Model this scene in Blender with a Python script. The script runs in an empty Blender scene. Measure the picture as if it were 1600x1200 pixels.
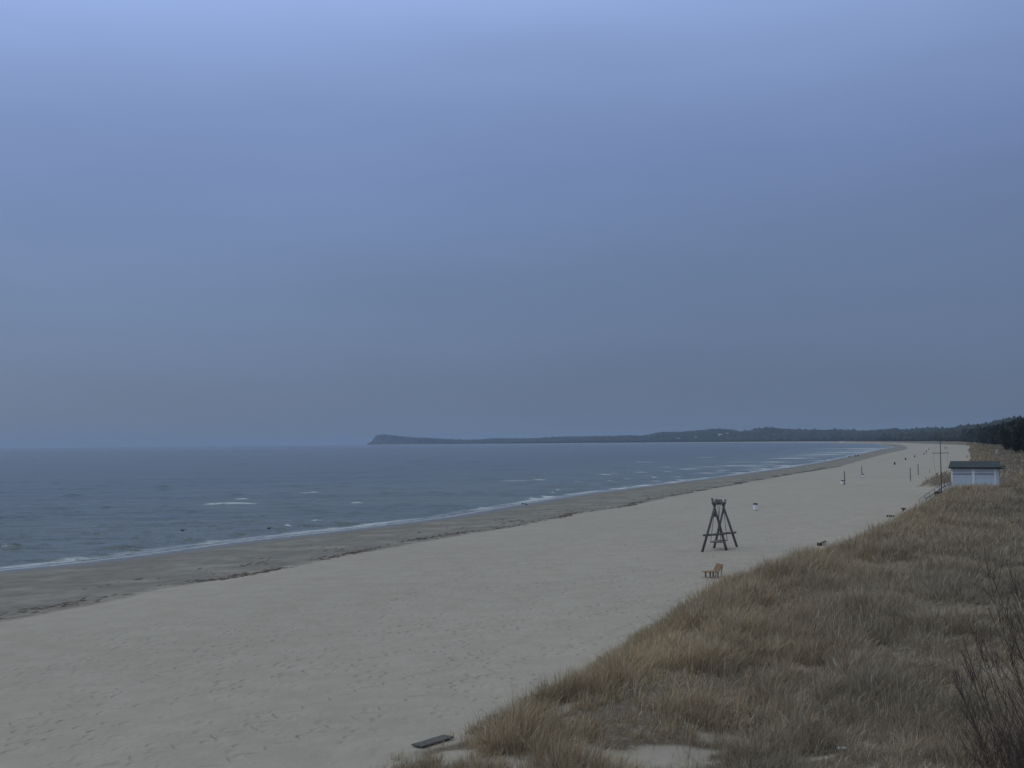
import bpy, math, random
import numpy as np
from mathutils import Vector, Matrix
R = math.radians
random.seed(7)
rng = np.random.default_rng(11)
scene = bpy.context.scene
COL = scene.collection

# ------------------------------------------------------------------ camera model
F_PX, W_PX, H_PX = 1931.0, 1600.0, 1200.0
HC = 9.8
PITCH, ROLL = math.atan(91.9 / F_PX), R(0.544)
fw = np.array([0, math.cos(PITCH), math.sin(PITCH)])
u0 = np.array([0, -math.sin(PITCH), math.cos(PITCH)])
r0 = np.array([1.0, 0, 0])
rt = math.cos(ROLL) * r0 - math.sin(ROLL) * u0
up = math.sin(ROLL) * r0 + math.cos(ROLL) * u0

def ray(px, py):
    d = fw + (px - 800) / F_PX * rt + (600 - py) / F_PX * up
    return d / d[1]                      # y component 1 -> multiply by distance

def at_z(px, py, z):
    d = ray(px, py); t = (z - HC) / d[2]
    return np.array([0, 0, HC]) + d * t

def at_d(px, py, dist):
    return np.array([0, 0, HC]) + ray(px, py) * dist

cam_d = bpy.data.cameras.new('camera'); cam = bpy.data.objects.new('camera', cam_d); COL.objects.link(cam)
cam_d.sensor_width = 36; cam_d.lens = F_PX / W_PX * 36
cam_d.clip_start = 0.1; cam_d.clip_end = 90000
cam.matrix_world = Matrix(((rt[0], up[0], -fw[0], 0), (rt[1], up[1], -fw[1], 0), (rt[2], up[2], -fw[2], HC), (0, 0, 0, 1)))
scene.camera = cam

# ------------------------------------------------------------------ noise
def _hash(ix, iy, seed):
    h = (ix.astype(np.int64) * 374761393 + iy.astype(np.int64) * 668265263 + seed * 1442695041) & 0xFFFFFFFF
    h = ((h ^ (h >> 13)) * 1274126177) & 0xFFFFFFFF
    return ((h ^ (h >> 16)) & 0xFFFF) / 65535.0

def vnoise(x, y, seed=0):
    ix, iy = np.floor(x), np.floor(y)
    fx, fy = x - ix, y - iy
    fx = fx * fx * (3 - 2 * fx); fy = fy * fy * (3 - 2 * fy)
    a = _hash(ix, iy, seed); b = _hash(ix + 1, iy, seed); c = _hash(ix, iy + 1, seed); d = _hash(ix + 1, iy + 1, seed)
    return (a * (1 - fx) + b * fx) * (1 - fy) + (c * (1 - fx) + d * fx) * fy

def fbm(x, y, seed=0, o=3):
    s = 0; a = 0.5; t = 0
    for i in range(o):
        s = s + a * vnoise(x, y, seed + i * 17); t += a; a *= 0.5
        x = x * 2.03 + 3.1; y = y * 2.03 + 1.7
    return s / t * 2 - 1

def sstep(a, b, x):
    t = np.clip((x - a) / (b - a), 0, 1); return t * t * (3 - 2 * t)

# ------------------------------------------------------------------ lines of the place (world metres)
def catmull(P, n=6):
    P = np.array(P, float); out = []
    for i in range(len(P) - 1):
        p0 = P[max(i - 1, 0)]; p1 = P[i]; p2 = P[i + 1]; p3 = P[min(i + 2, len(P) - 1)]
        L = np.linalg.norm(p2 - p1)
        m1 = (p2 - p0) / max(np.linalg.norm(p2 - p0), 1e-6) * L; m2 = (p3 - p1) / max(np.linalg.norm(p3 - p1), 1e-6) * L
        for k in range(n):
            t = k / n
            out.append((2*t**3-3*t**2+1)*p1 + (t**3-2*t**2+t)*m1 + (-2*t**3+3*t**2)*p2 + (t**3-t**2)*m2)
    out.append(P[-1]); return np.array(out)

shore_px = [(0, 892), (100, 882), (200, 870.5), (300, 857), (400, 844), (500, 833), (600, 821), (700, 808), (800, 790.5), (900, 774), (1000, 761), (1100, 748.5), (1200, 735),
            (1260, 726), (1300, 719), (1342, 709.5), (1380, 701)]
S = [at_z(x, y, 0)[:2] for x, y in shore_px]
far_shore = [(455, 1478), (640, 2150), (735, 2510), (860, 3300), (985, 3860), (1010, 4500), (1000, 5200), (860, 6200), (600, 7100), (0, 8600), (-600, 10200), (-1270, 11950), (-1468, 12350), (-1505, 12800)]
shore = catmull([(-330, -290)] + S + far_shore, 5)

wr_px = [(0, 970), (70, 956), (140, 944), (250, 919), (350, 904), (400, 894), (525, 870), (600, 857), (700, 839), (800, 822.5), (900, 803), (970, 792), (1050, 776), (1120, 762), (1260, 737.5),
         (1310, 729), (1340, 720.5), (1380, 710), (1418, 700.5)]
Wp = [at_z(x, y, 0.62)[:2] for x, y in wr_px]
wrack = catmull([(-250, -300)] + Wp + [(665, 2130), (765, 2500), (890, 3290), (1012, 3850), (1037, 4500), (1027, 5210), (880, 6220), (615, 7125), (15, 8625), (-585, 10225), (-1260, 11955), (-1460, 12350), (-1495, 12810)], 5)

crest_px = [(600, 1215, 1.9), (660, 1190, 2.0), (700, 1150, 2.2), (740, 1112, 2.5), (830, 1068, 2.8), (890, 1032, 3.0), (990, 995, 3.2), (1060, 950, 3.5), (1120, 912, 3.7),
            (1180, 885, 3.9), (1280, 856, 4.0), (1400, 812, 4.2), (1440, 790, 4.3), (1475, 774, 4.4)]
crest = np.array([at_z(x, y, z + 0.5)[:2] for x, y, z in crest_px])
tang = np.gradient(crest, axis=0); tang /= np.linalg.norm(tang, axis=1)[:, None]
nrm = np.stack([-tang[:, 1], tang[:, 0]], 1)          # to the left = towards the sea
foot_near = crest + nrm * np.interp(crest[:, 1], [26, 30, 36, 50], [3.2, 2.8, 3.2, 4.6])[:, None]
foot = catmull([(-60, -60)] + [(-9, 10)] + list(foot_near) + [(37, 121), (43.5, 133), (51, 146), (60, 156), (74, 166), (88, 182), (80, 197), (66.5, 206), (73, 217), (88, 254), (110, 307), (146, 399), (196, 533), (299, 815), (515, 1415),
               (640, 1931), (780, 2510), (910, 3270), (1045, 3850), (1075, 4500), (1065, 5230), (915, 6260), (645, 7165), (45, 8670), (-555, 10270), (-1245, 11962), (-1448, 12350), (-1482, 12820)], 4)
forest_line = catmull([(330, -300), (300, 0), (250, 200), (215, 330), (184, 415), (196, 470), (236, 585), (310, 780), (700, 1930), (840, 2500), (975, 3260), (1110, 3850), (1140, 4500), (1130, 5260),
                       (975, 6320), (695, 7240), (90, 8750), (-500, 10330), (-1225, 11972), (-1436, 12352), (-1470, 12840)], 4)

def close(line):
    return np.vstack([line, [(-1300, 13500), (6000, 15800), (15500, 3000), (15500, -15500), (line[0][0], -15500)]])

def sdist(x, y, line):
    """signed distance to the polyline, positive on the landward side"""
    x = np.atleast_1d(x).astype(float); y = np.atleast_1d(y).astype(float)
    poly = close(line); n = len(line)
    best = np.full(x.shape, 1e18)
    for i in range(n - 1):
        a = line[i]; b = line[i + 1]; d = b - a; L2 = d @ d
        t = np.clip(((x - a[0]) * d[0] + (y - a[1]) * d[1]) / L2, 0, 1)
        best = np.minimum(best, (x - a[0] - t * d[0])**2 + (y - a[1] - t * d[1])**2)
    inside = np.zeros(x.shape, bool)
    m = len(poly)
    for i in range(m):
        x1, y1 = poly[i]; x2, y2 = poly[(i + 1) % m]
        if y1 == y2: continue
        c = ((y1 > y) != (y2 > y)) & (x < (x2 - x1) * (y - y1) / (y2 - y1) + x1)
        inside ^= c
    return np.where(inside, 1, -1) * np.sqrt(best)

# skyline of the wooded coast, photograph pixels (the hills' real height follows from their distance)
sky_px = [(540, 697), (566, 696.5), (572, 695), (580, 688), (590, 680.3), (599, 679.2), (615, 681), (631, 682.3), (641, 684.4), (664, 684.4), (695, 686.3), (723, 687.6), (747, 687.3), (773, 684.9), (792, 685.5), (820, 685.3),
          (880, 682.6), (930, 682), (980, 681), (1009, 680.6), (1022, 677), (1037, 675), (1061, 675), (1094, 672.5), (1115, 670.4), (1142, 671), (1152, 674.4), (1170, 673.3), (1185, 670), (1204, 668.8),
          (1220, 670), (1233, 671.5), (1249, 671.7), (1281, 672.2), (1314, 671.7), (1343, 673.7), (1362, 673), (1387, 671), (1403, 671), (1414, 671.9), (1436, 670), (1460, 669.3), (1487, 667), (1504, 664.8), (1525, 664.4),
          (1544, 662.5), (1560, 659.4), (1575, 657), (1591, 655), (1600, 654.7), (1650, 652)]
sk_az = np.array([(p[0] - 800) / F_PX for p in sky_px])
sk_el = np.array([ray(p[0], p[1])[2] for p in sky_px])
TREE_H = 14.0
def forest_ground(x, y, G):
    az = x / np.maximum(y, 1.0)
    el = np.interp(az, sk_az, sk_el)
    dd = np.clip(y, 350, 20000)
    top = HC + el * dd
    g = np.clip(top - TREE_H, 5.0, 120)
    w = (110 + 0.06 * np.clip(y, 0, 9000)) * (1 - 0.87 * sstep(9800, 11300, y))
    nearf = sstep(600, 1600, y)
    g = 5 + (g - 5) * nearf
    return 5 + (g - 5) * sstep(0, 1, G / w)

HUT = np.array([52.2, 140.0])
_a = at_z(651, 1164, 1.84); _b = at_z(706, 1147, 1.84); BENCH = ((_a + _b) / 2)[:2]
mounds = [(51.5, 120.0, 1.05, 5.6), (47.0, 112.0, -0.15, 5.0), (3.5, 30, -0.35, 4.0)]

def height(x, y, parts=False):
    x = np.atleast_1d(x).astype(float); y = np.atleast_1d(y).astype(float)
    s = sdist(x, y, shore); w = sdist(x, y, wrack); Fd = sdist(x, y, foot); G = sdist(x, y, forest_line)
    z = np.where(s < 0, np.maximum(0.045 * s, -3.5), 0)
    wet = 0.62 * np.clip(s / np.maximum(s - w, 0.5), 0, 1)
    z = np.where((s >= 0) & (w < 0), wet, z)
    dry = 0.74 + 0.81 * np.clip(w / np.maximum(w - Fd, 0.5), 0, 1)
    berm = 0.62 + (dry - 0.62) * sstep(0, 2.0, w)
    z = np.where((s >= 0) & (w >= 0) & (Fd < 0), berm, z)
    # gentle relief of the dry sand
    bz = sstep(0, 6, w) * (0.05 * fbm(x / 6, y / 9, 3) + 0.02 * fbm(x / 1.3, y / 1.7, 5))
    rr = np.hypot(x, y)
    hc = np.interp(y, [0, 26, 31, 36, 45, 62, 79, 107, 200, 3000], [1.75, 1.75, 2.05, 2.9, 3.5, 4.0, 4.2, 4.4, 3.8, 5.0])
    plat = np.interp(y, [0, 30, 50, 80, 110, 160, 400], [3.7, 3.8, 4.2, 4.7, 4.8, 4.6, 5.0])
    rise = sstep(0, 5.2, Fd)
    dune = (hc - 1.55) * rise + (plat - hc) * sstep(6, 26, Fd)
    und = sstep(2, 9, Fd) * (0.42 * fbm(x / 11, y / 13, 21) + 0.30 * fbm(x / 3.6, y / 4.2, 31, 2)) + sstep(0.5, 3, Fd) * 0.07 * fbm(x / 1.1, y / 1.2, 41, 2)
    und = und + sstep(5, 20, Fd) * sstep(180, 400, y) * 0.5 * fbm(x / 30, y / 45, 51)
    dz = 1.55 + dune + und
    fz = forest_ground(x, y, G)
    dz = dz + np.where(G > 0, fz - 5, 0)
    z = np.where(Fd >= 0, dz, z) + bz
    for mx, my, mh, mr in mounds:
        z = z + mh * np.exp(-((x - mx)**2 + (y - my)**2) / mr**2) * sstep(0, 3, Fd)
    # levelled stand of the hut and its terrace
    k = sstep(9.0, 3.8, np.hypot((x - HUT[0]) * 1.0, (y - HUT[1] - 1.5) * 1.0))
    z = z * (1 - k) + 4.0 * k
    k = sstep(4.5, 1.8, np.hypot(x - 46.8, y - 136.0)); z = z * (1 - k) + 3.95 * k
    k = sstep(1.7, 0.8, np.hypot((x - BENCH[0] + 0.5) / 1.5, (y - BENCH[1]) / 1.0)); z = z * (1 - k) + 1.76 * k
    if parts: return z, s, w, Fd, G
    return z

def hz(x, y): return float(height(np.array([x]), np.array([y]))[0])

def on_ground(px, py, lo=14.0, hi=1400.0):
    d = ray(px, py)
    ts = np.exp(np.linspace(math.log(lo), math.log(hi), 420))
    zz = height(d[0] * ts, ts); below = (HC + d[2] * ts) < zz
    i = int(np.argmax(below)) if below.any() else len(ts) - 1
    a, b = ts[max(i - 1, 0)], ts[i]
    for _ in range(14):
        m = 0.5 * (a + b)
        if HC + d[2] * m < hz(d[0] * m, m): b = m
        else: a = m
    return np.array([d[0] * b, b, hz(d[0] * b, b)])

# ------------------------------------------------------------------ object helpers
def setp(o, label=None, cat=None, group=None, kind=None):
    if label: o['label'] = label
    if cat: o['category'] = cat
    if group: o['group'] = group
    if kind: o['kind'] = kind
    return o

def empty(name, loc, label, cat, rz=0, group=None):
    o = bpy.data.objects.new(name, None); COL.objects.link(o)
    o.location = loc; o.rotation_euler = (0, 0, rz); o.empty_display_size = 0.2
    return setp(o, label, cat, group)

def np_mesh(name, V, loops, starts, totals, mat, parent=None, smooth=False, mats=None):
    me = bpy.data.meshes.new(name)
    me.vertices.add(len(V)); me.vertices.foreach_set('co', np.asarray(V, np.float32).ravel())
    me.loops.add(len(loops)); me.loops.foreach_set('vertex_index', np.asarray(loops, np.int32))
    me.polygons.add(len(starts)); me.polygons.foreach_set('loop_start', np.asarray(starts, np.int32))
    try: me.polygons.foreach_set('loop_total', np.asarray(totals, np.int32))
    except Exception: pass
    if smooth: me.polygons.foreach_set('use_smooth', np.ones(len(starts), bool))
    me.update(calc_edges=True)
    me.materials.append(mat)
    o = bpy.data.objects.new(name, me); COL.objects.link(o)
    if parent: o.parent = parent
    return o

def attr(o, name, data, typ='FLOAT'):
    a = o.data.attributes.new(name, typ, 'POINT')
    if typ == 'FLOAT': a.data.foreach_set('value', np.asarray(data, np.float32).ravel())
    elif typ == 'FLOAT_COLOR': a.data.foreach_set('color', np.asarray(data, np.float32).ravel())
    return a

class MB:
    def __init__(s): s.v = []; s.f = []
    def add(s, vs, fs):
        n = len(s.v); s.v += [tuple(v) for v in vs]; s.f += [tuple(i + n for i in f) for f in fs]
    def box(s, c, d, M=None, taper=1.0):
        x, y, z = d[0] / 2, d[1] / 2, d[2] / 2
        vs = []
        for sz in (-1, 1):
            t = taper if sz > 0 else 1
            for sx, sy in ((-1, -1), (1, -1), (1, 1), (-1, 1)):
                p = Vector((sx * x * t, sy * y * t, sz * z))
                if M is not None: p = M @ p
                vs.append(p + Vector(c))
        s.add(vs, [(3, 2, 1, 0), (4, 5, 6, 7), (0, 1, 5, 4), (1, 2, 6, 5), (2, 3, 7, 6), (3, 0, 4, 7)])
    def tube(s, a, b, r1, r2=None, n=8, cap=True):
        r2 = r1 if r2 is None else r2
        a = Vector(a); b = Vector(b); d = (b - a).normalized()
        h = Vector((0, 0, 1)) if abs(d.z) < 0.9 else Vector((1, 0, 0))
        e1 = d.cross(h).normalized(); e2 = d.cross(e1)
        vs = []
        for p, r in ((a, r1), (b, r2)):
            for k in range(n):
                t = 2 * math.pi * k / n; vs.append(p + e1 * math.cos(t) * r + e2 * math.sin(t) * r)
        fs = [(k, (k + 1) % n, n + (k + 1) % n, n + k) for k in range(n)]
        if cap: fs += [tuple(range(n - 1, -1, -1)), tuple(range(n, 2 * n))]
        s.add(vs, fs)
    def path(s, pts, rs, n=6):
        pts = [Vector(p) for p in pts]
        base = len(s.v); e1 = None
        for i, p in enumerate(pts):
            d = (pts[min(i + 1, len(pts) - 1)] - pts[max(i - 1, 0)]).normalized()
            if e1 is None:
                h = Vector((0, 0, 1)) if abs(d.z) < 0.9 else Vector((1, 0, 0)); e1 = d.cross(h).normalized()
            else: e1 = (e1 - d * e1.dot(d)).normalized()
            e2 = d.cross(e1)
            for k in range(n):
                t = 2 * math.pi * k / n; s.v.append(tuple(p + (e1 * math.cos(t) + e2 * math.sin(t)) * rs[i]))
        for i in range(len(pts) - 1):
            for k in range(n):
                s.f.append((base + i*n + k, base + i*n + (k+1) % n, base + (i+1)*n + (k+1) % n, base + (i+1)*n + k))
        s.f.append(tuple(base + k for k in range(n - 1, -1, -1))); s.f.append(tuple(base + (len(pts) - 1) * n + k for k in range(n)))
    def build(s, name, mat, parent=None, bevel=0, smooth=False):
        me = bpy.data.meshes.new(name); me.from_pydata([tuple(v) for v in s.v], [], s.f); me.materials.append(mat)
        if smooth: me.polygons.foreach_set('use_smooth', [True] * len(me.polygons))
        me.update()
        o = bpy.data.objects.new(name, me); COL.objects.link(o)
        if parent: o.parent = parent
        if bevel:
            m = o.modifiers.new('bevel', 'BEVEL'); m.width = bevel; m.segments = 1; m.limit_method = 'ANGLE'
        return o

def copy_tree(o, loc=None, rz=None, label=None, parent=None, group=None):
    c = o.copy(); COL.objects.link(c); c.parent = parent
    if loc is not None: c.location = loc
    if rz is not None: c.rotation_euler = (0, 0, rz)
    if label: c['label'] = label
    if group: c['group'] = group
    for ch in list(o.children): copy_tree(ch, parent=c)
    return c

# ------------------------------------------------------------------ materials
def mat(name):
    m = bpy.data.materials.new(name); m.use_nodes = True
    nt = m.node_tree; b = nt.nodes['Principled BSDF']
    return m, nt, b

class NT:
    def __init__(s, nt): s.nt = nt
    def n(s, t, **kw):
        nd = s.nt.nodes.new(t)
        for k, v in kw.items():
            if k == 'inp':
                for kk, vv in v.items():
                    if hasattr(vv, 'is_output') or isinstance(vv, bpy.types.NodeSocket): s.nt.links.new(vv, nd.inputs[kk])
                    else: nd.inputs[kk].default_value = vv
            else: setattr(nd, k, v)
        return nd
    def math(s, op, a, b=None, c=None, clamp=False):
        nd = s.n('ShaderNodeMath', operation=op); nd.use_clamp = clamp
        for i, v in enumerate((a, b, c)):
            if v is None: continue
            if isinstance(v, bpy.types.NodeSocket): s.nt.links.new(v, nd.inputs[i])
            else: nd.inputs[i].default_value = v
        return nd.outputs[0]
    def mix(s, f, a, b, blend='MIX'):
        nd = s.n('ShaderNodeMix', data_type='RGBA', blend_type=blend)
        for i, v in ((0, f), (6, a), (7, b)):
            if isinstance(v, bpy.types.NodeSocket): s.nt.links.new(v, nd.inputs[i])
            else: nd.inputs[i].default_value = v if i == 0 else (*v, 1) if len(v) == 3 else v
        return nd.outputs[2]
    def rng(s, v, a, b, c=0.0, d=1.0):
        nd = s.n('ShaderNodeMapRange', interpolation_type='SMOOTHSTEP')
        s.nt.links.new(v, nd.inputs[0])
        for i, q in ((1, a), (2, b), (3, c), (4, d)): nd.inputs[i].default_value = q
        return nd.outputs[0]
    def noise(s, vec, scale, detail=3, rough=0.5, dist=0):
        nd = s.n('ShaderNodeTexNoise'); nd.inputs['Scale'].default_value = scale; nd.inputs['Detail'].default_value = detail
        nd.inputs['Roughness'].default_value = rough; nd.inputs['Distortion'].default_value = dist
        s.nt.links.new(vec, nd.inputs['Vector']); return nd.outputs['Fac']
    def mapping(s, vec, scale=(1, 1, 1), rot=(0, 0, 0), loc=(0, 0, 0)):
        nd = s.n('ShaderNodeMapping'); s.nt.links.new(vec, nd.inputs['Vector'])
        nd.inputs['Scale'].default_value = scale; nd.inputs['Rotation'].default_value = rot; nd.inputs['Location'].default_value = loc
        return nd.outputs[0]
    def attr(s, name): return s.n('ShaderNodeAttribute', attribute_name=name).outputs['Fac']
    def link(s, a, b): s.nt.links.new(a, b)

def simple(name, col, rough=0.7, var=0.25, scale=8.0, stretch=(1, 1, 1), bump=0.0, spec=0.3, metal=0.0):
    m, nt, b = mat(name); q = NT(nt)
    tc = q.n('ShaderNodeTexCoord').outputs['Object']
    v = q.mapping(tc, stretch)
    f = q.noise(v, scale, 4, 0.6)
    f2 = q.noise(v, scale * 0.23, 2)
    k = q.math('ADD', q.math('MULTIPLY', f, 0.6), q.math('MULTIPLY', f2, 0.4))
    lo = tuple(c * (1 - var) for c in col); hi = tuple(min(c * (1 + var), 1) for c in col)
    c = q.mix(q.rng(k, 0.3, 0.7), lo, hi)
    q.link(c, b.inputs['Base Color']); b.inputs['Roughness'].default_value = rough
    b.inputs['Specular IOR Level'].default_value = spec; b.inputs['Metallic'].default_value = metal
    if bump:
        bn = q.n('ShaderNodeBump'); bn.inputs['Strength'].default_value = bump; bn.inputs['Distance'].default_value = 0.02
        q.link(f, bn.inputs['Height']); q.link(bn.outputs[0], b.inputs['Normal'])
    return m

M_log = simple('weathered_log', (0.135, 0.125, 0.12), 0.85, 0.35, 5, (1, 1, 0.2), 0.4)
M_beam = simple('worn_beam', (0.20, 0.19, 0.18), 0.85, 0.3, 5, (1, 1, 1), 0.3)
M_brownwood = simple('oiled_wood', (0.22, 0.135, 0.075), 0.7, 0.25, 12, (1, 4, 4), 0.2)
M_darkwood = simple('wet_dark_wood', (0.055, 0.045, 0.04), 0.7, 0.3, 12, (1, 4, 4), 0.2)
M_greywood = simple('grey_planks', (0.115, 0.108, 0.102), 0.75, 0.35, 12, (1, 6, 6), 0.2)
M_rope = simple('dark_chain', (0.07, 0.07, 0.07), 0.6, 0.1)
def boards(name, col, pitch, dirt=0.25):
    m, nt, b = mat(name); q = NT(nt); tc = q.n('ShaderNodeTexCoord').outputs['Object']
    sp_ = q.n('ShaderNodeSeparateXYZ'); q.link(tc, sp_.inputs[0])
    fr = q.math('FRACT', q.math('MULTIPLY', sp_.outputs[2], 1 / pitch))
    gap = q.math('MAXIMUM', q.rng(fr, 0.0, 0.10, 1, 0), q.rng(fr, 0.92, 1.0))
    st_ = q.noise(q.mapping(tc, (3, 3, 0.6)), 1.6, 4, 0.6)
    c = q.mix(q.rng(st_, 0.45, 0.75, 0, dirt), col, tuple(v * 0.62 for v in col))
    c = q.mix(q.math('MULTIPLY', gap, 0.5), c, tuple(v * 0.35 for v in col))
    q.link(c, b.inputs['Base Color']); b.inputs['Roughness'].default_value = 0.65
    return m
M_white = simple('white_paint', (0.80, 0.82, 0.80), 0.55, 0.06, 6)
M_shutter = simple('pale_blue_shutter', (0.60, 0.66, 0.70), 0.5, 0.05, 3)
M_wall = simple('pale_boards', (0.60, 0.62, 0.60), 0.7, 0.08, 7)
M_wall = boards('pale_boards', (0.60, 0.62, 0.60), 0.16)
M_roof = simple('bitumen_roof', (0.045, 0.058, 0.066), 0.85, 0.3, 3, (1, 3, 3), 0.2)
M_black = simple('black_trim', (0.02, 0.022, 0.025), 0.6, 0.2)
M_pole = simple('painted_steel', (0.06, 0.07, 0.075), 0.5, 0.2)
M_mast = simple('weathered_mast', (0.07, 0.068, 0.06), 0.6, 0.2)
M_rail = simple('grey_rail', (0.34, 0.35, 0.33), 0.6, 0.2)
M_blue = simple('dark_blue_plastic', (0.03, 0.036, 0.055), 0.5, 0.2)
M_binw = simple('white_bin_plastic', (0.80, 0.82, 0.83), 0.5, 0.04)
M_bind = simple('dark_bin_plastic', (0.035, 0.04, 0.04), 0.6, 0.2)
M_skin = simple('skin', (0.42, 0.27, 0.2), 0.6, 0.05)
M_coat = simple('dark_coat', (0.012, 0.012, 0.016), 0.9, 0.2)
M_fur = simple('dark_fur', (0.03, 0.025, 0.02), 0.9, 0.2)
M_feather = simple('dark_feathers', (0.07, 0.07, 0.08), 0.8, 0.3)
M_litter = simple('white_plastic_litter', (0.62, 0.62, 0.60), 0.4, 0.1, 30)
M_red = simple('faded_red_print', (0.25, 0.08, 0.08), 0.5, 0.1)
M_housew = simple('pale_render', (0.62, 0.60, 0.56), 0.8, 0.06, 0.2)
M_houser = simple('roof_tiles', (0.16, 0.11, 0.10), 0.8, 0.15, 0.3)
M_glass = simple('dark_window', (0.03, 0.035, 0.04), 0.15, 0.1)
M_bark = simple('bark', (0.07, 0.05, 0.04), 0.9, 0.3)
M_twig = simple('bare_twigs', (0.105, 0.076, 0.062), 0.8, 0.35, 6)

# ground sheet
M_sand, nt, b = mat('beach_sand'); q = NT(nt)
pos = q.n('ShaderNodeNewGeometry').outputs['Position']
w_ = q.attr('wrack'); s_ = q.attr('shore'); v_ = q.attr('veg'); f_ = q.attr('foot')
big = q.noise(q.mapping(pos, (0.05, 0.03, 0)), 1.0, 3)
midn = q.noise(pos, 0.6, 4, 0.6)
fine = q.noise(pos, 9.0, 4, 0.7)
wn = q.math('ADD', w_, q.math('MULTIPLY', q.math('SUBTRACT', q.noise(q.mapping(pos, (0.16, 0.09, 0), (0, 0, 0.6)), 1.0, 4), 0.5), 3.5))
dry1 = q.mix(big, (0.336, 0.306, 0.264), (0.422, 0.385, 0.333))
dry = q.mix(q.rng(midn, 0.3, 0.7), dry1, q.mix(1.0, dry1, (0.90, 0.89, 0.88), 'MULTIPLY'))
dry = q.mix(q.rng(fine, 0.35, 0.75, 0, 0.35), dry, q.mix(1.0, dry, (0.84, 0.83, 0.81), 'MULTIPLY'))
damp = q.mix(q.rng(q.noise(q.mapping(pos, (0.12, 0.16, 0), (0, 0, -0.6)), 1.2, 4, 0.6), 0.42, 0.66), (0.200, 0.190, 0.165), (0.270, 0.256, 0.220))
mott = q.noise(q.mapping(pos, (0.5, 0.35, 0), (0, 0, -0.6)), 1.0, 5, 0.65)
damp = q.mix(q.rng(mott, 0.40, 0.66, 0, 0.8), damp, q.mix(1.0, damp, (0.72, 0.73, 0.76), 'MULTIPLY'))
base = q.mix(q.rng(q.math('ADD', wn, q.math('MULTIPLY', q.math('SUBTRACT', q.noise(pos, 0.9, 4, 0.6), 0.5), 2.2)), -2.0, 1.8), damp, dry)
wet = q.math('MULTIPLY', q.rng(s_, 0.3, 6.5, 1, 0), q.rng(wn, -3, 0, 1, 0))
base = q.mix(wet, base, (0.125, 0.112, 0.098))
# seaweed stain of the strand line
st = q.noise(q.mapping(pos, (0.5, 0.5, 0)), 1.6, 5, 0.7)
band = q.math('MULTIPLY', q.rng(wn, -2.2, -0.4), q.rng(wn, 0.0, 1.0, 1, 0))
stain = q.math('MULTIPLY', band, q.rng(st, 0.42, 0.60))
base = q.mix(q.math('MULTIPLY', stain, 0.5), base, (0.070, 0.050, 0.038))
# plant litter under the grass
lit = q.mix(q.noise(pos, 2.2, 4, 0.7), (0.085, 0.068, 0.052), (0.19, 0.155, 0.118))
lf = q.math('MULTIPLY', q.rng(v_, 0.15, 0.75), q.rng(q.noise(pos, 3.5, 3, 0.7), 0.30, 0.52, 0.55, 1.0))
base = q.mix(lf, base, lit)
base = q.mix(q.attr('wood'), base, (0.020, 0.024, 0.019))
q.link(base, b.inputs['Base Color'])
q.link(q.math('SUBTRACT', 0.95, q.math('MULTIPLY', wet, 0.62)), b.inputs['Roughness'])
b.inputs['Specular IOR Level'].default_value = 0.25
# footprints: dimples in rows along the walking direction, plus wind ripples
def prints(scale, rot, seedv):
    vo = q.n('ShaderNodeTexVoronoi', feature='F1', distance='EUCLIDEAN')
    q.link(q.mapping(pos, (scale, scale * 0.62, 0), (0, 0, rot), (seedv, 0, 0)), vo.inputs['Vector'])
    vo.inputs['Scale'].default_value = 1.0
    return q.rng(vo.outputs['Distance'], 0.10, 0.36)
pr = q.math('MULTIPLY', prints(1.35, -0.55, 0.0), prints(1.9, -0.75, 5.3))
trample = q.rng(q.noise(q.mapping(pos, (0.13, 0.045, 0), (0, 0, 0.25)), 1.0, 3), 0.40, 0.62)
near_foot = q.rng(f_, -34, -8)
amt = q.math('ADD', q.math('MULTIPLY', trample, 0.34), q.math('MULTIPLY', q.math('MULTIPLY', near_foot, 0.75), q.rng(q.noise(q.mapping(pos, (0.35, 0.16, 0), (0, 0, 0.3)), 1.0, 3), 0.38, 0.60)))
amt = q.math('MULTIPLY', amt, q.rng(w_, 1.0, 7.0), clamp=True)
ph = q.math('MULTIPLY', q.math('SUBTRACT', pr, 1.0), amt)
hgt = q.math('ADD', q.math('MULTIPLY', ph, 0.075), q.math('MULTIPLY', q.noise(pos, 1.7, 5, 0.6), 0.085))
wob = q.math('MULTIPLY', q.math('SUBTRACT', q.noise(q.mapping(pos, (0.15, 0.15, 0)), 1.0, 2), 0.5), 2.4)
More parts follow.
